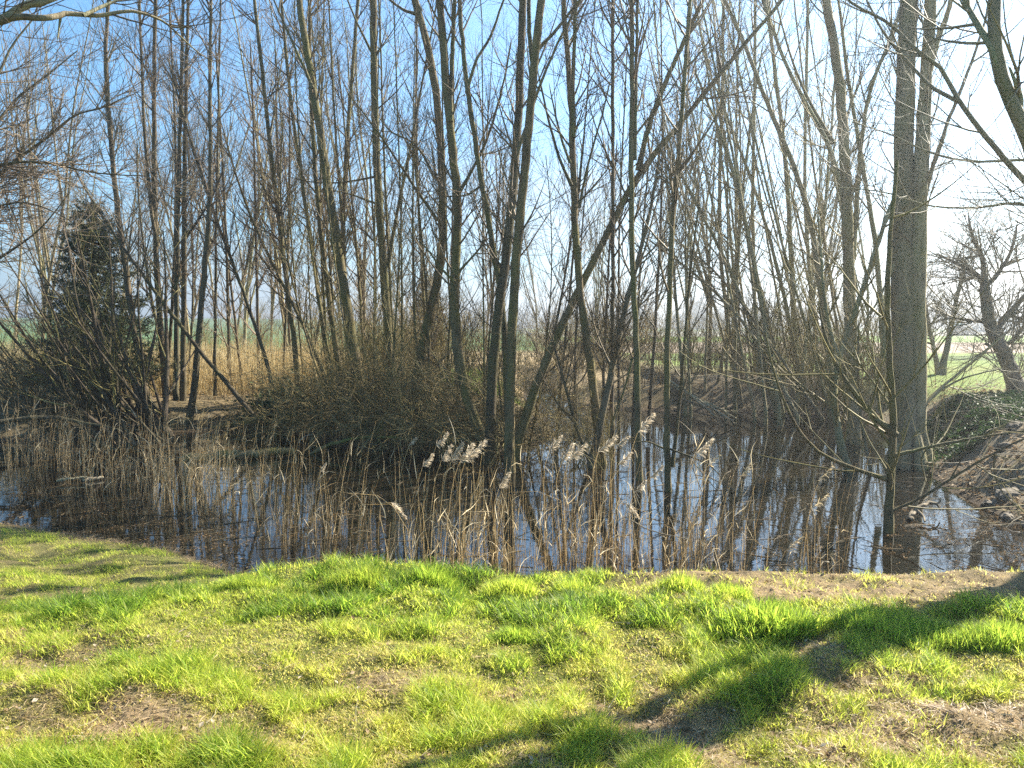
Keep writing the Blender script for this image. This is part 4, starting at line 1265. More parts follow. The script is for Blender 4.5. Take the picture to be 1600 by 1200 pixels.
log("broken pale log with a dark forked end in the water by the biggest trunk",
    [W_(1421, 812, -0.58), A_(1428, 800, 8.7), A_(1440, 790, 8.75), A_(1452, 786, 8.8), A_(1464, 787, 8.8)], 0.034, 0.016, 'deadwood', "fallen_log", "log", 0, 30,
    forks=[([A_(1462, 787, 8.8), A_(1468, 784, 8.8), A_(1469, 779, 8.8)], 0.013, 0.008), ([A_(1463, 787, 8.8), A_(1467, 792, 8.8), A_(1469, 797, 8.8)], 0.012, 0.008),
           ([A_(1432, 797, 8.7), A_(1440, 804, 8.65), W_(1445, 815, -0.58)], 0.018, 0.010), ([A_(1430, 800, 8.7), A_(1424, 806, 8.6), W_(1417, 811, -0.6)], 0.022, 0.014)])
log("thin pale branch lying slanted across the reeds right of centre", [A_(985, 812, 6.6), A_(1010, 826, 6.6), A_(1040, 835, 6.6), A_(1075, 842, 6.6)], 0.006, 0.004, 'reed' if False else 'deadwood', twigs=0, seed=31)

# ------------------------------------------------------------------ reeds
rng = np.random.default_rng(4242)


def reed_mass(name, label, X, Y, H, mat, rng, leaves=1, lean=0.10, wid=0.0028, base_z=None, K=6, tintc=0.5):
    N = len(X)
    mb = MB()
    bz = np.full(N, WATER - 0.15) if base_z is None else base_z
    d = np.stack([rng.normal(size=N) * lean + 0.03, rng.normal(size=N) * lean, np.ones(N)], 1)
    bend = np.stack([rng.normal(size=N) * 0.022 + 0.01, rng.normal(size=N) * 0.02, np.zeros(N)], 1)
    brk = rng.random(N) < 0.07
    P = np.empty((N, K, 3))
    P[:, 0] = np.stack([X, Y, bz], 1)
    d = unit(d)
    for k in range(1, K):
        P[:, k] = P[:, k - 1] + d * (H / (K - 1))[:, None]
        d = d + bend * (k / 2.0)
        if k >= K - 3:
            d[brk] += np.stack([rng.normal(size=brk.sum()) * 0.5, rng.normal(size=brk.sum()) * 0.4, -rng.uniform(0.1, 0.8, brk.sum())], 1)
        d = unit(d)
    R = np.full((N, K), 1.0) * wid * rng.uniform(0.6, 1.1, N)[:, None] * np.linspace(1, 0.45, K)[None, :]
    n0 = mb.n
    mb.tubes(P, R, 3)
    mb.t[-1] = np.repeat(np.clip(rng.normal(tintc, 0.22, N), 0, 1), K * 3)
    if leaves:
        M_ = N * leaves
        i = rng.integers(0, N, M_)
        u = rng.uniform(0.3, 1.0, M_) * (K - 1.001)
        k = np.floor(u).astype(int); f = (u - k)[:, None]
        p = P[i, k] * (1 - f) + P[i, k + 1] * f
        az = rng.uniform(0, 6.283, M_)
        dv = unit(np.stack([np.cos(az) + 0.35, np.sin(az), rng.uniform(0.8, 3.0, M_)], 1))
        ln = rng.uniform(0.08, 0.30, M_)
        kk = 5
        Q = np.empty((M_, kk, 3)); Q[:, 0] = p
        droop = np.where(rng.random(M_) < 0.25, rng.uniform(0.5, 0.9, M_), rng.uniform(0.0, 0.3, M_))
        for j in range(1, kk):
            Q[:, j] = Q[:, j - 1] + dv * (ln / (kk - 1))[:, None]
            dv[:, 2] -= droop
            dv += rng.normal(size=dv.shape) * 0.15
            dv = unit(dv)
        Wd = rng.uniform(0.0014, 0.0036, M_)[:, None] * np.array([0.7, 1, 0.85, 0.5, 0.05])[None, :]
        side = unit(np.cross(unit(Q[:, 1] - Q[:, 0]), rng.normal(size=(M_, 3))))
        mb.ribbons(Q, Wd, side, np.clip(rng.normal(tintc + 0.1, 0.25, M_), 0, 1))
    o = mb.build(name, mat, None, tint=True)
    return tag(o, label, "reeds", kind='stuff')


def reed_points(n, spec, rng):
    """spec: list of (px0,px1,Y0,Y1,weight)"""
    w = np.array([s[4] for s in spec], float)
    c = rng.choice(len(spec), n, p=w / w.sum())
    s = np.array(spec)[c]
    px = s[:, 0] + rng.random(n) * (s[:, 1] - s[:, 0])
    Y = s[:, 2] + rng.random(n) * (s[:, 3] - s[:, 2])
    X = (px - 800) / F * Y
    # gather into clumps
    keep = fbm(X, Y, 0.30, 2, 88) + rng.random(n) * 0.30 > 0.56
    return X[keep], Y[keep]


X, Y = reed_points(900, [(560, 1000, 5.85, 7.6, 5), (690, 860, 5.9, 6.6, 2), (1000, 1140, 5.9, 7.4, 1.5), (1140, 1330, 5.9, 7.2, 0.7), (400, 560, 7.2, 8.6, 1.6)], rng)
reed_mass("reeds", "dry brown reed stalks standing in the water along the near edge", X, Y, 0.42 + 0.95 * rng.random(len(X)) ** 1.3, 'reed', rng)
X, Y = reed_points(900, [(90, 330, 9.4, 11.5, 5), (0, 110, 11.5, 13.0, 2), (330, 440, 8.4, 9.8, 1.6), (230, 340, 8.8, 9.6, 1.5)], rng)
reed_mass("reeds", "dry reed stalks crowded below the willow bush on the left", X, Y, rng.uniform(0.5, 1.35, len(X)), 'reed', rng)
n_ = 9000
px = np.concatenate([rng.uniform(-120, 150, n_ // 2), rng.uniform(180, 520, n_ - n_ // 2)])
Y = np.where(px < 150, rng.uniform(16.5, 24, n_), rng.uniform(18.0, 25, n_))
X = (px - 800) / F * Y
reed_mass("reeds", "golden sunlit reed bed beyond the pond on the left", X, Y, rng.uniform(0.7, 1.35, n_), 'golden_reed', rng, leaves=2, wid=0.006, base_z=ground_z(X, Y) - 0.05, K=4)

plumes = [(690, 687, 7.2, 0.16), (668, 720, 6.9, 0.15), (697, 708, 7.0, 0.17), (713, 707, 6.9, 0.2), (728, 708, 6.7, 0.2), (742, 704, 6.6, 0.22), (645, 690, 7.3, 0.1),
          (622, 797, 6.3, 0.17), (787, 752, 6.7, 0.17), (868, 692, 6.8, 0.16), (886, 708, 6.6, 0.18), (902, 706, 6.5, 0.2), (948, 694, 6.7, 0.2), (972, 690, 7.0, 0.14),
          (975, 718, 6.8, 0.17), (1008, 662, 6.9, 0.22), (1100, 698, 6.8, 0.2), (987, 797, 6.4, 0.16), (1025, 738, 6.6, 0.14), (1000, 760, 6.7, 0.14), (1280, 785, 6.5, 0.2),
          (1290, 740, 6.9, 0.2), (1240, 850, 6.1, 0.18), (1165, 735, 6.9, 0.16), (1115, 720, 6.9, 0.15), (505, 730, 8.0, 0.1)]
plab = [
    "reed with a short pale plume just above the row of five plumes", "reed with a small plume at the left end of the row of plumes",
    "reed with a brownish plume, second in the row of plumes", "reed with a drooping grey plume in the middle of the row",
    "reed with a full pale plume, left one of the bright pair ending the row", "reed with the tallest pale plume of the row before the central trunks",
    "reed with a thin pale plume against the arched branch", "reed with a golden plume tipped over low among the left-centre stalks",
    "reed with a brown plume before the foot of the central trunks", "reed with a pale plume just right of the central trunks",
    "reed with a pale plume, left one of two over bright water", "reed with an upright pale plume, right one of two over bright water",
    "reed with a beige plume against the dark foot of the forked tree", "reed with a small plume right of the forked tree's foot",
    "reed with a sprawling pale plume below the slim pole's left side", "reed with the highest pale plume, beside the slim straight pole",
    "reed with a lone plume over the dark far water", "reed with a bright plume tipped downward below the slim pole",
    "reed with a wispy plume just left of the thin mossy trunk", "reed with a wispy brown plume left of and below the thin mossy trunk",
    "reed with a rusty fan of leaves near the curved mossy stem, lower one", "reed with a rusty fan of leaves near the curved mossy stem, upper one",
    "reed with a rusty drooping plume lowest on the right near the grass", "reed with a rusty upright tuft over the dark water",
    "reed with combed brown leaves under the lone plume", "reed with a faint thin plume over the dark water on the left"]
for (px, py, Y, L), lab in zip(plumes, plab):
    tip = at(px, py, Y)
    bx = tip[0] - rng.uniform(0.02, 0.22)
    b = np.array([bx, Y + rng.normal() * 0.1, WATER - 0.12])
    t = thing("plumed_reed", lab, "reed", tuple(b), "plumed reeds standing in the pond")
    down = lab.find("tipped") >= 0
    rusty = lab.find("rusty") >= 0 or lab.find("combed") >= 0
    ax = unit(np.array([0.65, 0.0, -0.75 if down else rng.uniform(0.55, 1.1)]))
    start = tip - ax * L * 0.5
    P = spline(np.array([b, b * 0.5 + start * 0.5 + np.array([-0.03, 0, 0.03]), start - (np.array([0.02, 0, 0.05]) if not down else np.array([0.05, 0, -0.01])), start]), 9)
    mb = MB(); mb.tubes(P[None], np.linspace(0.0035, 0.002, 9)[None], 4)
    mb.build("stem", 'reed', t, b, tint=True)
    ns = 150 if not rusty else 45
    u = rng.uniform(0, 1, ns)
    p = start[None] + ax[None] * (u * L)[:, None]
    dv = unit(ax[None] * 0.8 + rng.normal(size=(ns, 3)) * 0.42 + np.array([0.35, 0, 0.0]))
    ln = L * rng.uniform(0.22, 0.5, ns) * (1.05 - 0.65 * u)
    kk = 4
    Q = np.empty((ns, kk, 3)); Q[:, 0] = p
    for j in range(1, kk):
        Q[:, j] = Q[:, j - 1] + dv * (ln / (kk - 1))[:, None]
        dv[:, 2] -= 0.28; dv[:, 0] += 0.12
        dv = unit(dv)
    Wd = rng.uniform(0.0015, 0.0034, ns)[:, None] * np.array([0.6, 1, 0.9, 0.3])[None]
    side = unit(np.cross(dv, rng.normal(size=(ns, 3))))
    mb = MB(); mb.ribbons(Q, Wd, side, np.clip(rng.normal(0.5, 0.3, ns), 0, 1))
    mb.build("plume", 'reed' if rusty else 'plume', t, b, tint=True)

# ------------------------------------------------------------------ lawn grass


def blades(name, X, Y, H, Wd, bend, tint, mat, rng, label, cat="grass", flat=0.0, zoff=0.0, kind='stuff'):
    N = len(X)
    Z = ground_z(X, Y) - 0.006 + zoff
    az = rng.uniform(0, 6.283, N)
    d0 = unit(np.stack([np.cos(az) * (0.35 + flat), np.sin(az) * (0.35 + flat), np.ones(N) * (1 - 0.5 * min(flat, 1.6))], 1))
    K = 4
    P = np.empty((N, K, 3)); P[:, 0] = np.stack([X, Y, Z], 1)
    d = d0.copy()
    for k in range(1, K):
        P[:, k] = P[:, k - 1] + d * (H / (K - 1))[:, None]
        d[:, 2] -= bend * 0.6
        d[:, :2] *= (1 + bend * 0.5)[:, None]
        d = unit(d)
    P[:, 1:, 2] = np.maximum(P[:, 1:, 2], (Z + 0.004)[:, None])
    side = np.stack([-np.sin(az), np.cos(az), np.zeros(N)], 1) + rng.normal(size=(N, 3)) * 0.25
    W2 = Wd[:, None] * np.array([0.8, 1.0, 0.7, 0.08])[None, :] * 0.5
    mb = MB(); mb.ribbons(P, W2, unit(side), tint)
    o = mb.build(name, mat, None, tint=True)
    return tag(o, label, cat, kind=kind)


def scatter(n, y0, y1, rng, pw=1.0, margin=1.4):
    """random points, denser towards the camera like 1/y**pw"""
    u = rng.random(n)
    if pw == 1.0:
        Y = y0 * (y1 / y0) ** u
    else:
        Y = y0 + (y1 - y0) * u
    X = rng.uniform(-1, 1, n) * (0.70 * Y + margin)
    return X, Y


rng = np.random.default_rng(777)
# lush growth
X, Y = scatter(720000, 1.9, 9.0, rng)
S_ = pond_dist(X, Y)
D = lawn_dead(X, Y)
tuft = 0.42 * fbm(X, Y, 0.30, 2, 51) + 0.58 * fbm(X, Y, 0.12, 2, 52)
fine = fbm(X, Y, 0.10, 2, 53)
ok = (S_ > 0.12) & (rng.random(len(X)) > D * 0.80) & (fine + rng.random(len(X)) * 0.5 > 0.36) & ~((X > 5.3) & (Y > 6.0))
X, Y, D, tuft, S_ = X[ok], Y[ok], D[ok], tuft[ok], S_[ok]
lush = sstep(3.8, 4.3, Y) * (1 - sstep(5.0, 5.3, Y)) * (1 - D)
leftslope = sstep(-1.4, -2.2, X) * sstep(5.0, 5.4, Y)
H = 0.026 + 0.086 * sstep(0.40, 0.66, tuft) + 0.012 * lush * (0.4 + tuft) * (1 - sstep(4.7, 5.0, Y))
H = H * (1 - 0.45 * D) * (1 - 0.3 * leftslope) * rng.uniform(0.55, 1.35, len(X))
tint = 0.235 + 0.45 * sstep(0.38, 0.70, tuft) + 0.20 * lush - 0.30 * D + 0.25 * (fbm(X, Y, 0.6, 2, 57) - 0.5) + rng.normal(size=len(X)) * 0.17
blades("grass", X, Y, H, rng.uniform(0.0019, 0.0042, len(X)) * (1 + 0.4 * lush), rng.uniform(0.05, 0.9, len(X)), np.clip(tint, 0.05, 1), 'grass', rng,
       "bright green lawn grass in tufts along the near bank", flat=0.2)
# dead thatch between it
X, Y = scatter(230000, 1.9, 9.0, rng)
S_ = pond_dist(X, Y); D = lawn_dead(X, Y)
ok = (S_ > 0.08) & (rng.random(len(X)) < 0.30 + 0.9 * D) & ~((X > 5.3) & (Y > 6.0))
X, Y = X[ok], Y[ok]
blades("dead_grass", X, Y, rng.uniform(0.025, 0.085, len(X)) * (1 - 0.5 * (Y > 4.25)), rng.uniform(0.002, 0.004, len(X)), rng.uniform(0.1, 0.8, len(X)),
       np.clip(rng.normal(0.5, 0.25, len(X)), 0, 1), 'straw', rng, "dead straw-coloured grass lying in patches of the lawn", flat=0.9)

# ragged dead fringe hanging over the shoreline
X = rng.uniform(-9.5, 5.4, 150000); Y = rng.uniform(5.2, 9.8, 150000)
S_ = pond_dist(X, Y)
ok = (S_ > -0.03) & (S_ < 0.10 + 0.22 * fbm(X, Y, 0.35, 2, 95)) & (fbm(X, Y, 0.22, 3, 96) + 0.3 * rng.random(150000) > 0.55) & ~((X > 5.0) & (Y > 6.2)) & (np.abs(X) < 0.75 * Y + 1)
X, Y = X[ok], Y[ok]
blades("dead_grass", X, Y, rng.uniform(0.04, 0.15, len(X)), rng.uniform(0.002, 0.004, len(X)), rng.uniform(0.3, 1.0, len(X)),
       np.clip(rng.normal(0.4, 0.25, len(X)), 0, 1), 'straw', rng, "ragged withered grass fringing the near shoreline", flat=0.6)

# big single tufts along the edge
tufts = [(560, 905, 0.17, 0.20, 0.6, "wide bright grass tuft on the lawn edge, left of the domed one"), (672, 900, 0.20, 0.16, 0.75, "domed dark green grass tuft standing out against the water"),
         (790, 912, 0.15, 0.16, 0.55, "low yellowish grass tuft on the lawn edge below the central trunks"), (888, 912, 0.14, 0.10, 0.55, "small grass tuft at the start of the bare strip"),
         (1065, 928, 0.12, 0.12, 0.6, "small grass tuft alone on the bare strip, left one"), (1143, 930, 0.12, 0.11, 0.65, "small grass tuft alone on the bare strip, right one"),
         (1195, 985, 0.21, 0.24, 0.72, "broad-bladed grass clump with long arching leaves on the right"), (805, 985, 0.09, 0.13, 0.72, "dark hollow grass tuft in the middle of the lawn"),
         (1400, 985, 0.14, 0.30, 0.8, "long grass clump in the tree shadow on the right"), (380, 905, 0.12, 0.16, 0.6, "bright grass tuft where the lawn edge turns down on the left"),
         (1560, 1000, 0.15, 0.22, 0.7, "tall grass clump at the right edge of the lawn")]
for px, py, h, rad, tn, lab in tufts:
    c = at(px, py, depth_on(py, 0.02))
    n_ = int(2600 * rad / 0.16)
    r_ = rad * np.sqrt(rng.random(n_)) * rng.uniform(0.6, 1, n_)
    a_ = rng.uniform(0, 6.283, n_)
    X, Y = c[0] + r_ * np.cos(a_) * 1.25, c[1] + r_ * np.sin(a_) * 0.7
    broad = 2.0 if "broad" in lab else 1.0
    o = blades("grass_tuft", X, Y, h * rng.uniform(0.5, 1.25, n_) * (1 - 0.5 * r_ / rad), rng.uniform(0.0025, 0.005, n_) * broad, rng.uniform(0.05, 0.75, n_),
               np.clip(rng.normal(tn, 0.13, n_), 0.2, 1), 'grass', rng, lab, "grass tuft", kind=None)
    o['group'] = "grass tufts along the lawn edge"

# ------------------------------------------------------------------ leaf litter, ivy, stones


def leaves(name, label, X, Y, Z, size, mat, rng, upright=0.3, cat="leaves", tintc=0.5):
    N = len(X)
    nrm = unit(np.stack([rng.normal(size=N) * upright, rng.normal(size=N) * upright - 0.0, np.ones(N)], 1))
    a = unit(np.cross(nrm, rng.normal(size=(N, 3))))
    b = np.cross(nrm, a)
    s = size * rng.uniform(0.6, 1.4, N)
    c = np.stack([X, Y, Z], 1)
    cup = nrm * (s * 0.25)[:, None]
    V = np.stack([c - a * s[:, None], c - b * (s * 0.6)[:, None] + cup, c + a * s[:, None], c + b * (s * 0.6)[:, None] + cup], 1)
    i = np.arange(N)[:, None] * 4
    f3 = np.concatenate([np.hstack([i, i + 1, i + 2]), np.hstack([i, i + 2, i + 3])])
    mb = MB(); mb.add(V.reshape(-1, 3), None, f3, np.repeat(np.clip(rng.normal(tintc, 0.28, N), 0, 1), 4))
    o = mb.build(name, mat, None, tint=True, smooth=False)
    return tag(o, label, cat, kind='stuff')


rng = np.random.default_rng(999)
X, Y = scatter(9000, 2.0, 6.0, rng)
D = lawn_dead(X, Y); S_ = pond_dist(X, Y)
ok = (S_ > 0.1) & (rng.random(len(X)) < 0.15 + D)
X, Y = X[ok], Y[ok]
leaves("leaf_litter", "small withered leaves and crumbs scattered over the lawn", X, Y, ground_z(X, Y) + 0.012, 0.012, 'litter', rng, 0.6)
# right bank
X = 5.3 + 10 * rng.random(20000) ** 1.7; Y = rng.uniform(6.6, 20, 20000)
S_ = pond_dist(X, Y); ok = (S_ > 0.03) & (rng.random(20000) > sstep(15, 19, Y) * 0.8)
X, Y = X[ok], Y[ok]
leaves("leaf_litter", "brown fallen leaves covering the right bank under the trees", X, Y, ground_z(X, Y) + 0.012, 0.032, 'litter', rng, 0.5)
X = rng.uniform(-12, 8.5, 9000); Y = rng.uniform(12, 24, 9000)
S_ = pond_dist(X, Y); ok = (S_ > 0.03)
X, Y = X[ok], Y[ok]
leaves("leaf_litter", "brown fallen leaves on the ground behind the pond", X, Y, ground_z(X, Y) + 0.015, 0.035, 'litter', rng, 0.5)
# ivy on the dark bank
X = rng.uniform(6.2, 11.5, 26000); Y = rng.uniform(11.4, 14.6, 26000)
S_ = pond_dist(X, Y)
ok = (S_ > -0.05) & (S_ < 2.4 + rng.random(26000)) & (fbm(X, Y, 0.7, 3, 71) + 0.25 * rng.random(26000) > 0.45)
X, Y = X[ok], Y[ok]
leaves("ivy", "dark ivy covering the steep bank behind the biggest trunk", X, Y, ground_z(X, Y) + rng.uniform(0.01, 0.16, len(X)), 0.035, 'ivy', rng, 0.9, "ivy")
# ivy stump
c = at(450, 640, 16.6)
n_ = 3500
p = c + rng.normal(size=(n_, 3)) * np.array([0.36, 0.25, 0.24])
tst = thing("ivy_stump", "tree stump smothered in dark ivy at the end of the fallen trunk", "stump", g0(c[0], 16.6))
mb = MB(); zz = g0(c[0], 16.6)
mb.tubes(np.array([[zz, (c[0], 16.6, c[2] - 0.15), (c[0] + 0.03, 16.6, c[2] + 0.1)]]), np.array([[0.16, 0.12, 0.09]]), 9)
mb.build("trunk", 'bark_dark', tst, np.array(zz))
o = leaves("foliage", "x", p[:, 0] - zz[0], p[:, 1] - zz[1], p[:, 2] - zz[2], 0.045, 'ivy', rng, 1.0)
for k in ('label', 'category', 'kind'):
    if k in o: del o[k]
o.parent = tst
# floating leaves on the water
px = np.concatenate([rng.uniform(1380, 1650, 2200), rng.uniform(560, 1400, 2600), rng.uniform(0, 600, 4200)])
py = np.concatenate([rng.uniform(790, 905, 2200), rng.uniform(740, 905, 2600), rng.uniform(770, 905, 4200)])
Yd = np.array([depth_on(v, WATER) for v in py]); X = (px - 800) / F * Yd
ok = (pond_dist(X, Yd) < -0.05) & (fbm(X, Yd, 0.5, 3, 91) > 0.42)
X, Yd = X[ok], Yd[ok]
leaves("floating_leaves", "dark and pale leaf scraps floating on the pond", X, Yd, np.full(len(X), WATER + 0.004), 0.013, 'litter', rng, 0.03, tintc=0.15)
# broken twigs lying on the lawn and floating on the pond


def twig_scatter(label, X, Y, Z, L, r, mat, rng, cat="twigs", dz=0.0):
    N = len(X)
    az = rng.uniform(0, 6.283, N)
    d = unit(np.stack([np.cos(az), np.sin(az), rng.normal(size=N) * dz], 1))
    P = np.empty((N, 5, 3)); P[:, 0] = np.stack([X, Y, Z], 1)
    for k in range(1, 5):
        P[:, k] = P[:, k - 1] + d * (L / 4)[:, None]
        d = unit(d + rng.normal(size=(N, 3)) * np.array([0.22, 0.22, dz * 0.5]))
    mb = MB(); mb.tubes(P, np.outer(rng.uniform(0.5, 1.0, N) * r, [1, 0.95, 0.8, 0.6, 0.3]), 4)
    return tag(mb.build("broken_twigs", mat), label, cat, kind='stuff')


X, Y = scatter(520, 2.0, 5.6, rng)
twig_scatter("short broken twigs and stalks dropped on the lawn", X, Y, ground_z(X, Y) + 0.02, rng.uniform(0.03, 0.16, len(X)), 0.0022, 'deadwood', rng, dz=0.12)
px = rng.uniform(0, 1600, 700); py = rng.uniform(720, 905, 700)
Yd = np.array([depth_on(v, WATER) for v in py]); X = (px - 800) / F * Yd
ok = pond_dist(X, Yd) < -0.1
twig_scatter("dark broken twigs and reed bits drifting on the pond", X[ok], Yd[ok], np.full(ok.sum(), WATER + 0.003), rng.uniform(0.06, 0.4, ok.sum()), 0.0045, 'twig_brown', rng)
X = rng.uniform(5.4, 9.5, 260); Y = rng.uniform(7.5, 14, 260)
ok = pond_dist(X, Y) > 0.02
twig_scatter("fallen sticks lying about on the right bank", X[ok], Y[ok], ground_z(X, Y)[ok] + 0.03, rng.uniform(0.2, 0.9, ok.sum()), 0.008, 'twig_grey', rng, dz=0.12)
# sunlit grass mound behind the mossy trunk
c = at(735, 590, 19.5)
n_ = 5000
X = c[0] + rng.normal(size=n_) * 0.65; Y = 19.5 + rng.normal(size=n_) * 0.5
az = rng.uniform(0, 6.283, n_)
K = 4
P = np.empty((n_, K, 3)); P[:, 0] = np.stack([X, Y, ground_z(X, Y)], 1)
d = unit(np.stack([np.cos(az) * 0.5, np.sin(az) * 0.5, np.ones(n_)], 1))
hh = rng.uniform(0.35, 0.85, n_) * np.exp(-((X - c[0]) / 1.0) ** 2)
for k in range(1, K):
    P[:, k] = P[:, k - 1] + d * (hh / 3)[:, None]
    d[:, 2] -= 0.3; d = unit(d)
mb = MB(); mb.ribbons(P, np.tile([0.008, 0.008, 0.005, 0.001], (n_, 1)), unit(np.stack([-np.sin(az), np.cos(az), az * 0], 1)), np.clip(rng.normal(0.5, 0.25, n_), 0, 1))
tag(mb.build("grass_mound", 'greenery', None, tint=True), "sunlit pale green mound of long grass behind the mossy curved trunk", "grass mound")

# stones on the right bank


def stone(c, s, seed, label):
    r = np.random.default_rng(seed)
    import bmesh
    bm = bmesh.new()
    bmesh.ops.create_icosphere(bm, subdivisions=3, radius=1.0)
    q = r.normal(size=(9, 3)); q /= np.linalg.norm(q, axis=1, keepdims=True)
    h = r.uniform(0.55, 0.95, 9)
    for v in bm.verts:
        co = np.array(v.co)
        for n_, k in zip(q, h):
            e = co @ n_ - k
            if e > 0:
                co = co - n_ * e * 0.9
        co = co * np.array([s, s * 0.8, s * 0.5]) + r.normal(size=3) * s * 0.035
        v.co = co
    me = bpy.data.meshes.new("stone"); bm.to_mesh(me); bm.free()
    me.materials.append(M['stone'])
    o = bpy.data.objects.new("stone", me); COL.objects.link(o)
    o.location = c; o.rotation_euler = (r.normal() * 0.2, r.normal() * 0.2, r.uniform(0, 6.28))
    return tag(o, label, "stone", "stones on the muddy right bank")


sl = [(1575, 800, 0.16, "flat pale stone lying at the waterline of the right bank"), (1545, 805, 0.10, "small dark stone at the waterline, left of the flat pale one"),
      (1590, 770, 0.20, "biggest stone half buried in the right bank"), (1560, 770, 0.12, "rounded stone left of the biggest one on the right bank"),
      (1578, 740, 0.14, "stone high on the right bank under the bent mossy branch"), (1530, 785, 0.09, "stone lying in leaves at the inner corner of the shore"),
      (1595, 725, 0.15, "highest stone at the right edge of the bank"), (1548, 788, 0.11, "squat stone between the rounded one and the waterline")]
for j, (px, py, s, lab) in enumerate(sl):
    Yd = depth_on(py, -0.42)
    x = (px - 800) / F * Yd
    for _ in range(30):
        zz = float(ground_z(np.array([x]), np.array([Yd]))[0])
        if zz > -0.62: break
        x += 0.1
    stone((x, Yd, max(zz, -0.6) - s * 0.08), s, 60 + j, lab)

# old stump on the grass beyond the trunks
c = np.array(g0(at(1373, 575, 20.5)[0], 20.5, 0))
mb = MB()
P = np.array([c + [0, 0, -0.1], c + [0, 0, 0.1], c + [0.02, 0, 0.35], c + [0.05, 0, 0.6], c + [0.05, 0, 0.62]])
mb.tubes(P[None], np.array([[0.36, 0.28, 0.22, 0.2, 0.02]]), 12)
for k in range(6):
    a = k * 1.05
    Q = spline(np.array([c + [0.1 * math.cos(a), 0.1 * math.sin(a), 0.22], c + [0.3 * math.cos(a), 0.3 * math.sin(a), 0.06], c + [0.55 * math.cos(a), 0.55 * math.sin(a), -0.05]]), 6)
    mb.tubes(Q[None], np.linspace(0.09, 0.03, 6)[None], 6)
o = mb.build("tree_stump", 'bark_rough', None, c); o.location = c
tag(o, "dark weathered stump on the grass between the two big grey trunks", "stump")

# ------------------------------------------------------------------ far distance
def box(mb, x0, x1, y0, y1, z0, z1):
    v = [(x, y, z) for z in (z0, z1) for y in (y0, y1) for x in (x0, x1)]
    mb.add(v, [(0, 1, 5, 4), (1, 3, 7, 5), (3, 2, 6, 7), (2, 0, 4, 6), (4, 5, 7, 6), (0, 2, 3, 1)])


Yb = 170.0
xb = (1600 - 800) / F * Yb
zb = g0(xb, Yb, 0)[2]
barn = thing("barn", "pale grey farm barn on the horizon at the right edge", "barn", (xb, Yb, zb))
mb = MB(); box(mb, -5, 9, 0, 10, -0.5, 3.4); mb.build("wall", 'barn_wall', barn, smooth=False)
mb = MB()
v = [(-5.5, -0.6, 3.3), (9.5, -0.6, 3.3), (9.5, 5, 5.6), (-5.5, 5, 5.6), (9.5, 10.6, 3.3), (-5.5, 10.6, 3.3)]
v += [(a, b, c_ + 0.25) for a, b, c_ in v]
mb.add(v, [(6, 7, 8, 9), (9, 8, 10, 11), (0, 3, 2, 1), (3, 5, 4, 2), (0, 1, 7, 6), (5, 11, 10, 4), (1, 2, 8, 7), (2, 4, 10, 8), (0, 6, 9, 3), (3, 9, 11, 5)])
mb.build("roof", 'barn_roof', barn, smooth=False)
mb = MB(); box(mb, -1.5, 1.8, -0.12, -0.02, -0.3, 2.8); mb.build("door", 'dark_green_paint', barn, smooth=False)

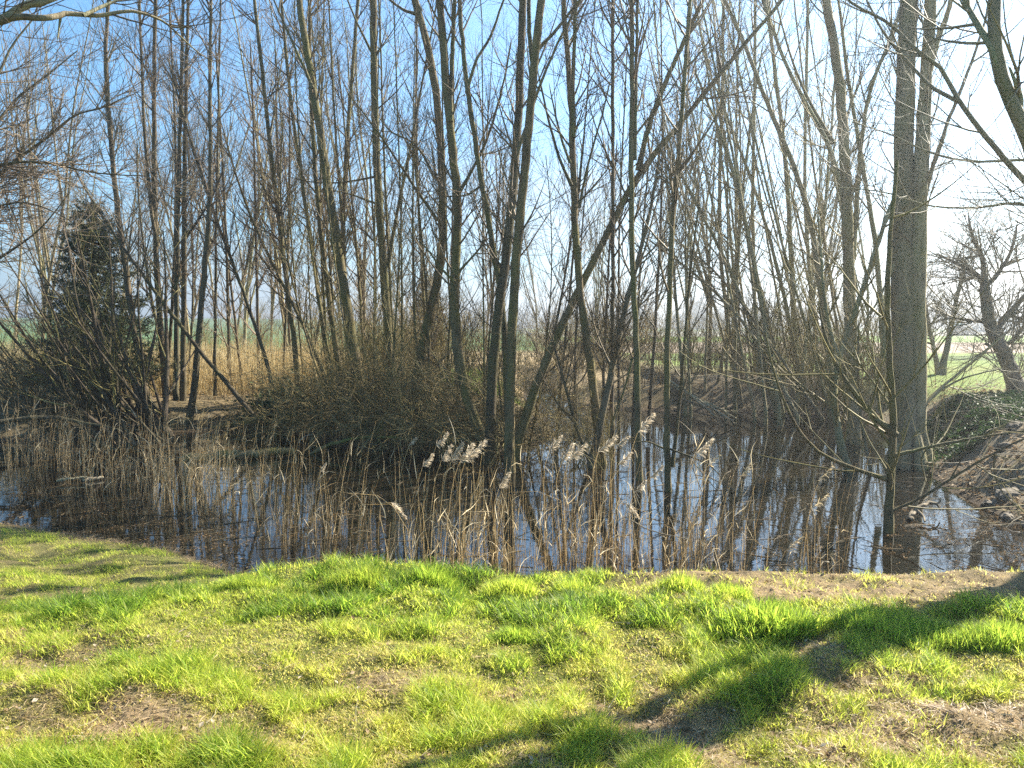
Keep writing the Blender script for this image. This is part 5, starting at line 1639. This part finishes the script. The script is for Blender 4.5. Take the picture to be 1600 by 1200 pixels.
Yv = 112.0
xv = (1502 - 800) / F * Yv
zv = g0(xv, Yv, 0)[2]
tr = thing("farm_tractor", "small dark green farm vehicle with a glazed cab parked across the field", "tractor", (xv, Yv, zv))
mb = MB(); box(mb, -1.2, 1.5, -0.7, 0.7, 0.55, 1.35); box(mb, -1.35, -0.2, -0.8, 0.8, 2.05, 2.2); mb.build("body", 'dark_green_paint', tr, smooth=False)
mb = MB(); box(mb, -1.25, -0.3, -0.72, 0.72, 1.352, 2.048); mb.build("cab_glass", 'pale_glass', tr, smooth=False)
for wxp, wr in ((-0.8, 0.75), (1.1, 0.5)):
    for sd in (-1, 1):
        mb = MB()
        th = np.linspace(0, 2 * math.pi, 19)
        ring = np.stack([wxp + wr * 0.8 * np.cos(th), np.full(19, sd * 0.85), wr + wr * 0.8 * np.sin(th)], 1)
        mb.tubes(ring[None], np.full((1, 19), wr * 0.2), 8)
        box(mb, wxp - wr * 0.5, wxp + wr * 0.5, sd * 0.85 - 0.06, sd * 0.85 + 0.06, wr * 0.5, wr * 1.5)
        mb.build("wheel", 'tyre', tr)

# distant woodland: one mass of bare crowns
rng = np.random.default_rng(31)
n_ = 150
mb = MB()
cx = np.concatenate([rng.uniform(60, 420, 110), rng.uniform(-30, 60, 40)])
cy = np.concatenate([rng.uniform(260, 420, 110), rng.uniform(380, 520, 40)])
for x, y in zip(cx, cy):
    zt = g0(x, y, 0)[2]
    h = rng.uniform(6, 12)
    kk = 260
    p = rng.normal(size=(kk, 3)); p = unit(p) * rng.uniform(0.2, 1, (kk, 1)) ** 0.5
    p = p * np.array([h * 0.42, h * 0.42, h * 0.46]) + np.array([x, y, zt + h * 0.5])
    up_ = unit(np.stack([rng.normal(size=kk) * 0.5, rng.normal(size=kk) * 0.5, np.ones(kk)], 1))
    ln = rng.uniform(0.8, 2.0, kk)[:, None]
    Q = np.stack([p - up_ * ln, p + up_ * ln], 1)
    side = unit(np.cross(up_, rng.normal(size=(kk, 3))))
    mb.ribbons(Q, np.tile([0.28, 0.06], (kk, 1)), side, np.clip(rng.normal(0.5, 0.25, kk), 0, 1))
tag(mb.build("distant_woods", 'farwood', None, tint=True), "hazy line of bare woodland along the right horizon", "woods", kind='stuff')

# ------------------------------------------------------------------ air
mb = MB(); box(mb, -1950, 1950, -70, 2700, -3.0, 40.0)
hz = mb.build("haze", 'water', None, smooth=False)
hz.data.materials.clear()
_m, _nt, _o = new_mat("haze")
_v = _nt.nodes.new("ShaderNodeVolumePrincipled")
_v.inputs['Color'].default_value = (0.95, 0.97, 1.0, 1)
_v.inputs['Density'].default_value = 0.0025
_v.inputs['Anisotropy'].default_value = 0.70  # density and forward scatter set so the air imitates lens glare at right
_nt.links.new(_v.outputs[0], _o.inputs['Volume'])
hz.data.materials.append(_m)
tag(hz, "thin pale spring haze over the pond and fields, also imitating lens glare", "haze", kind='stuff')
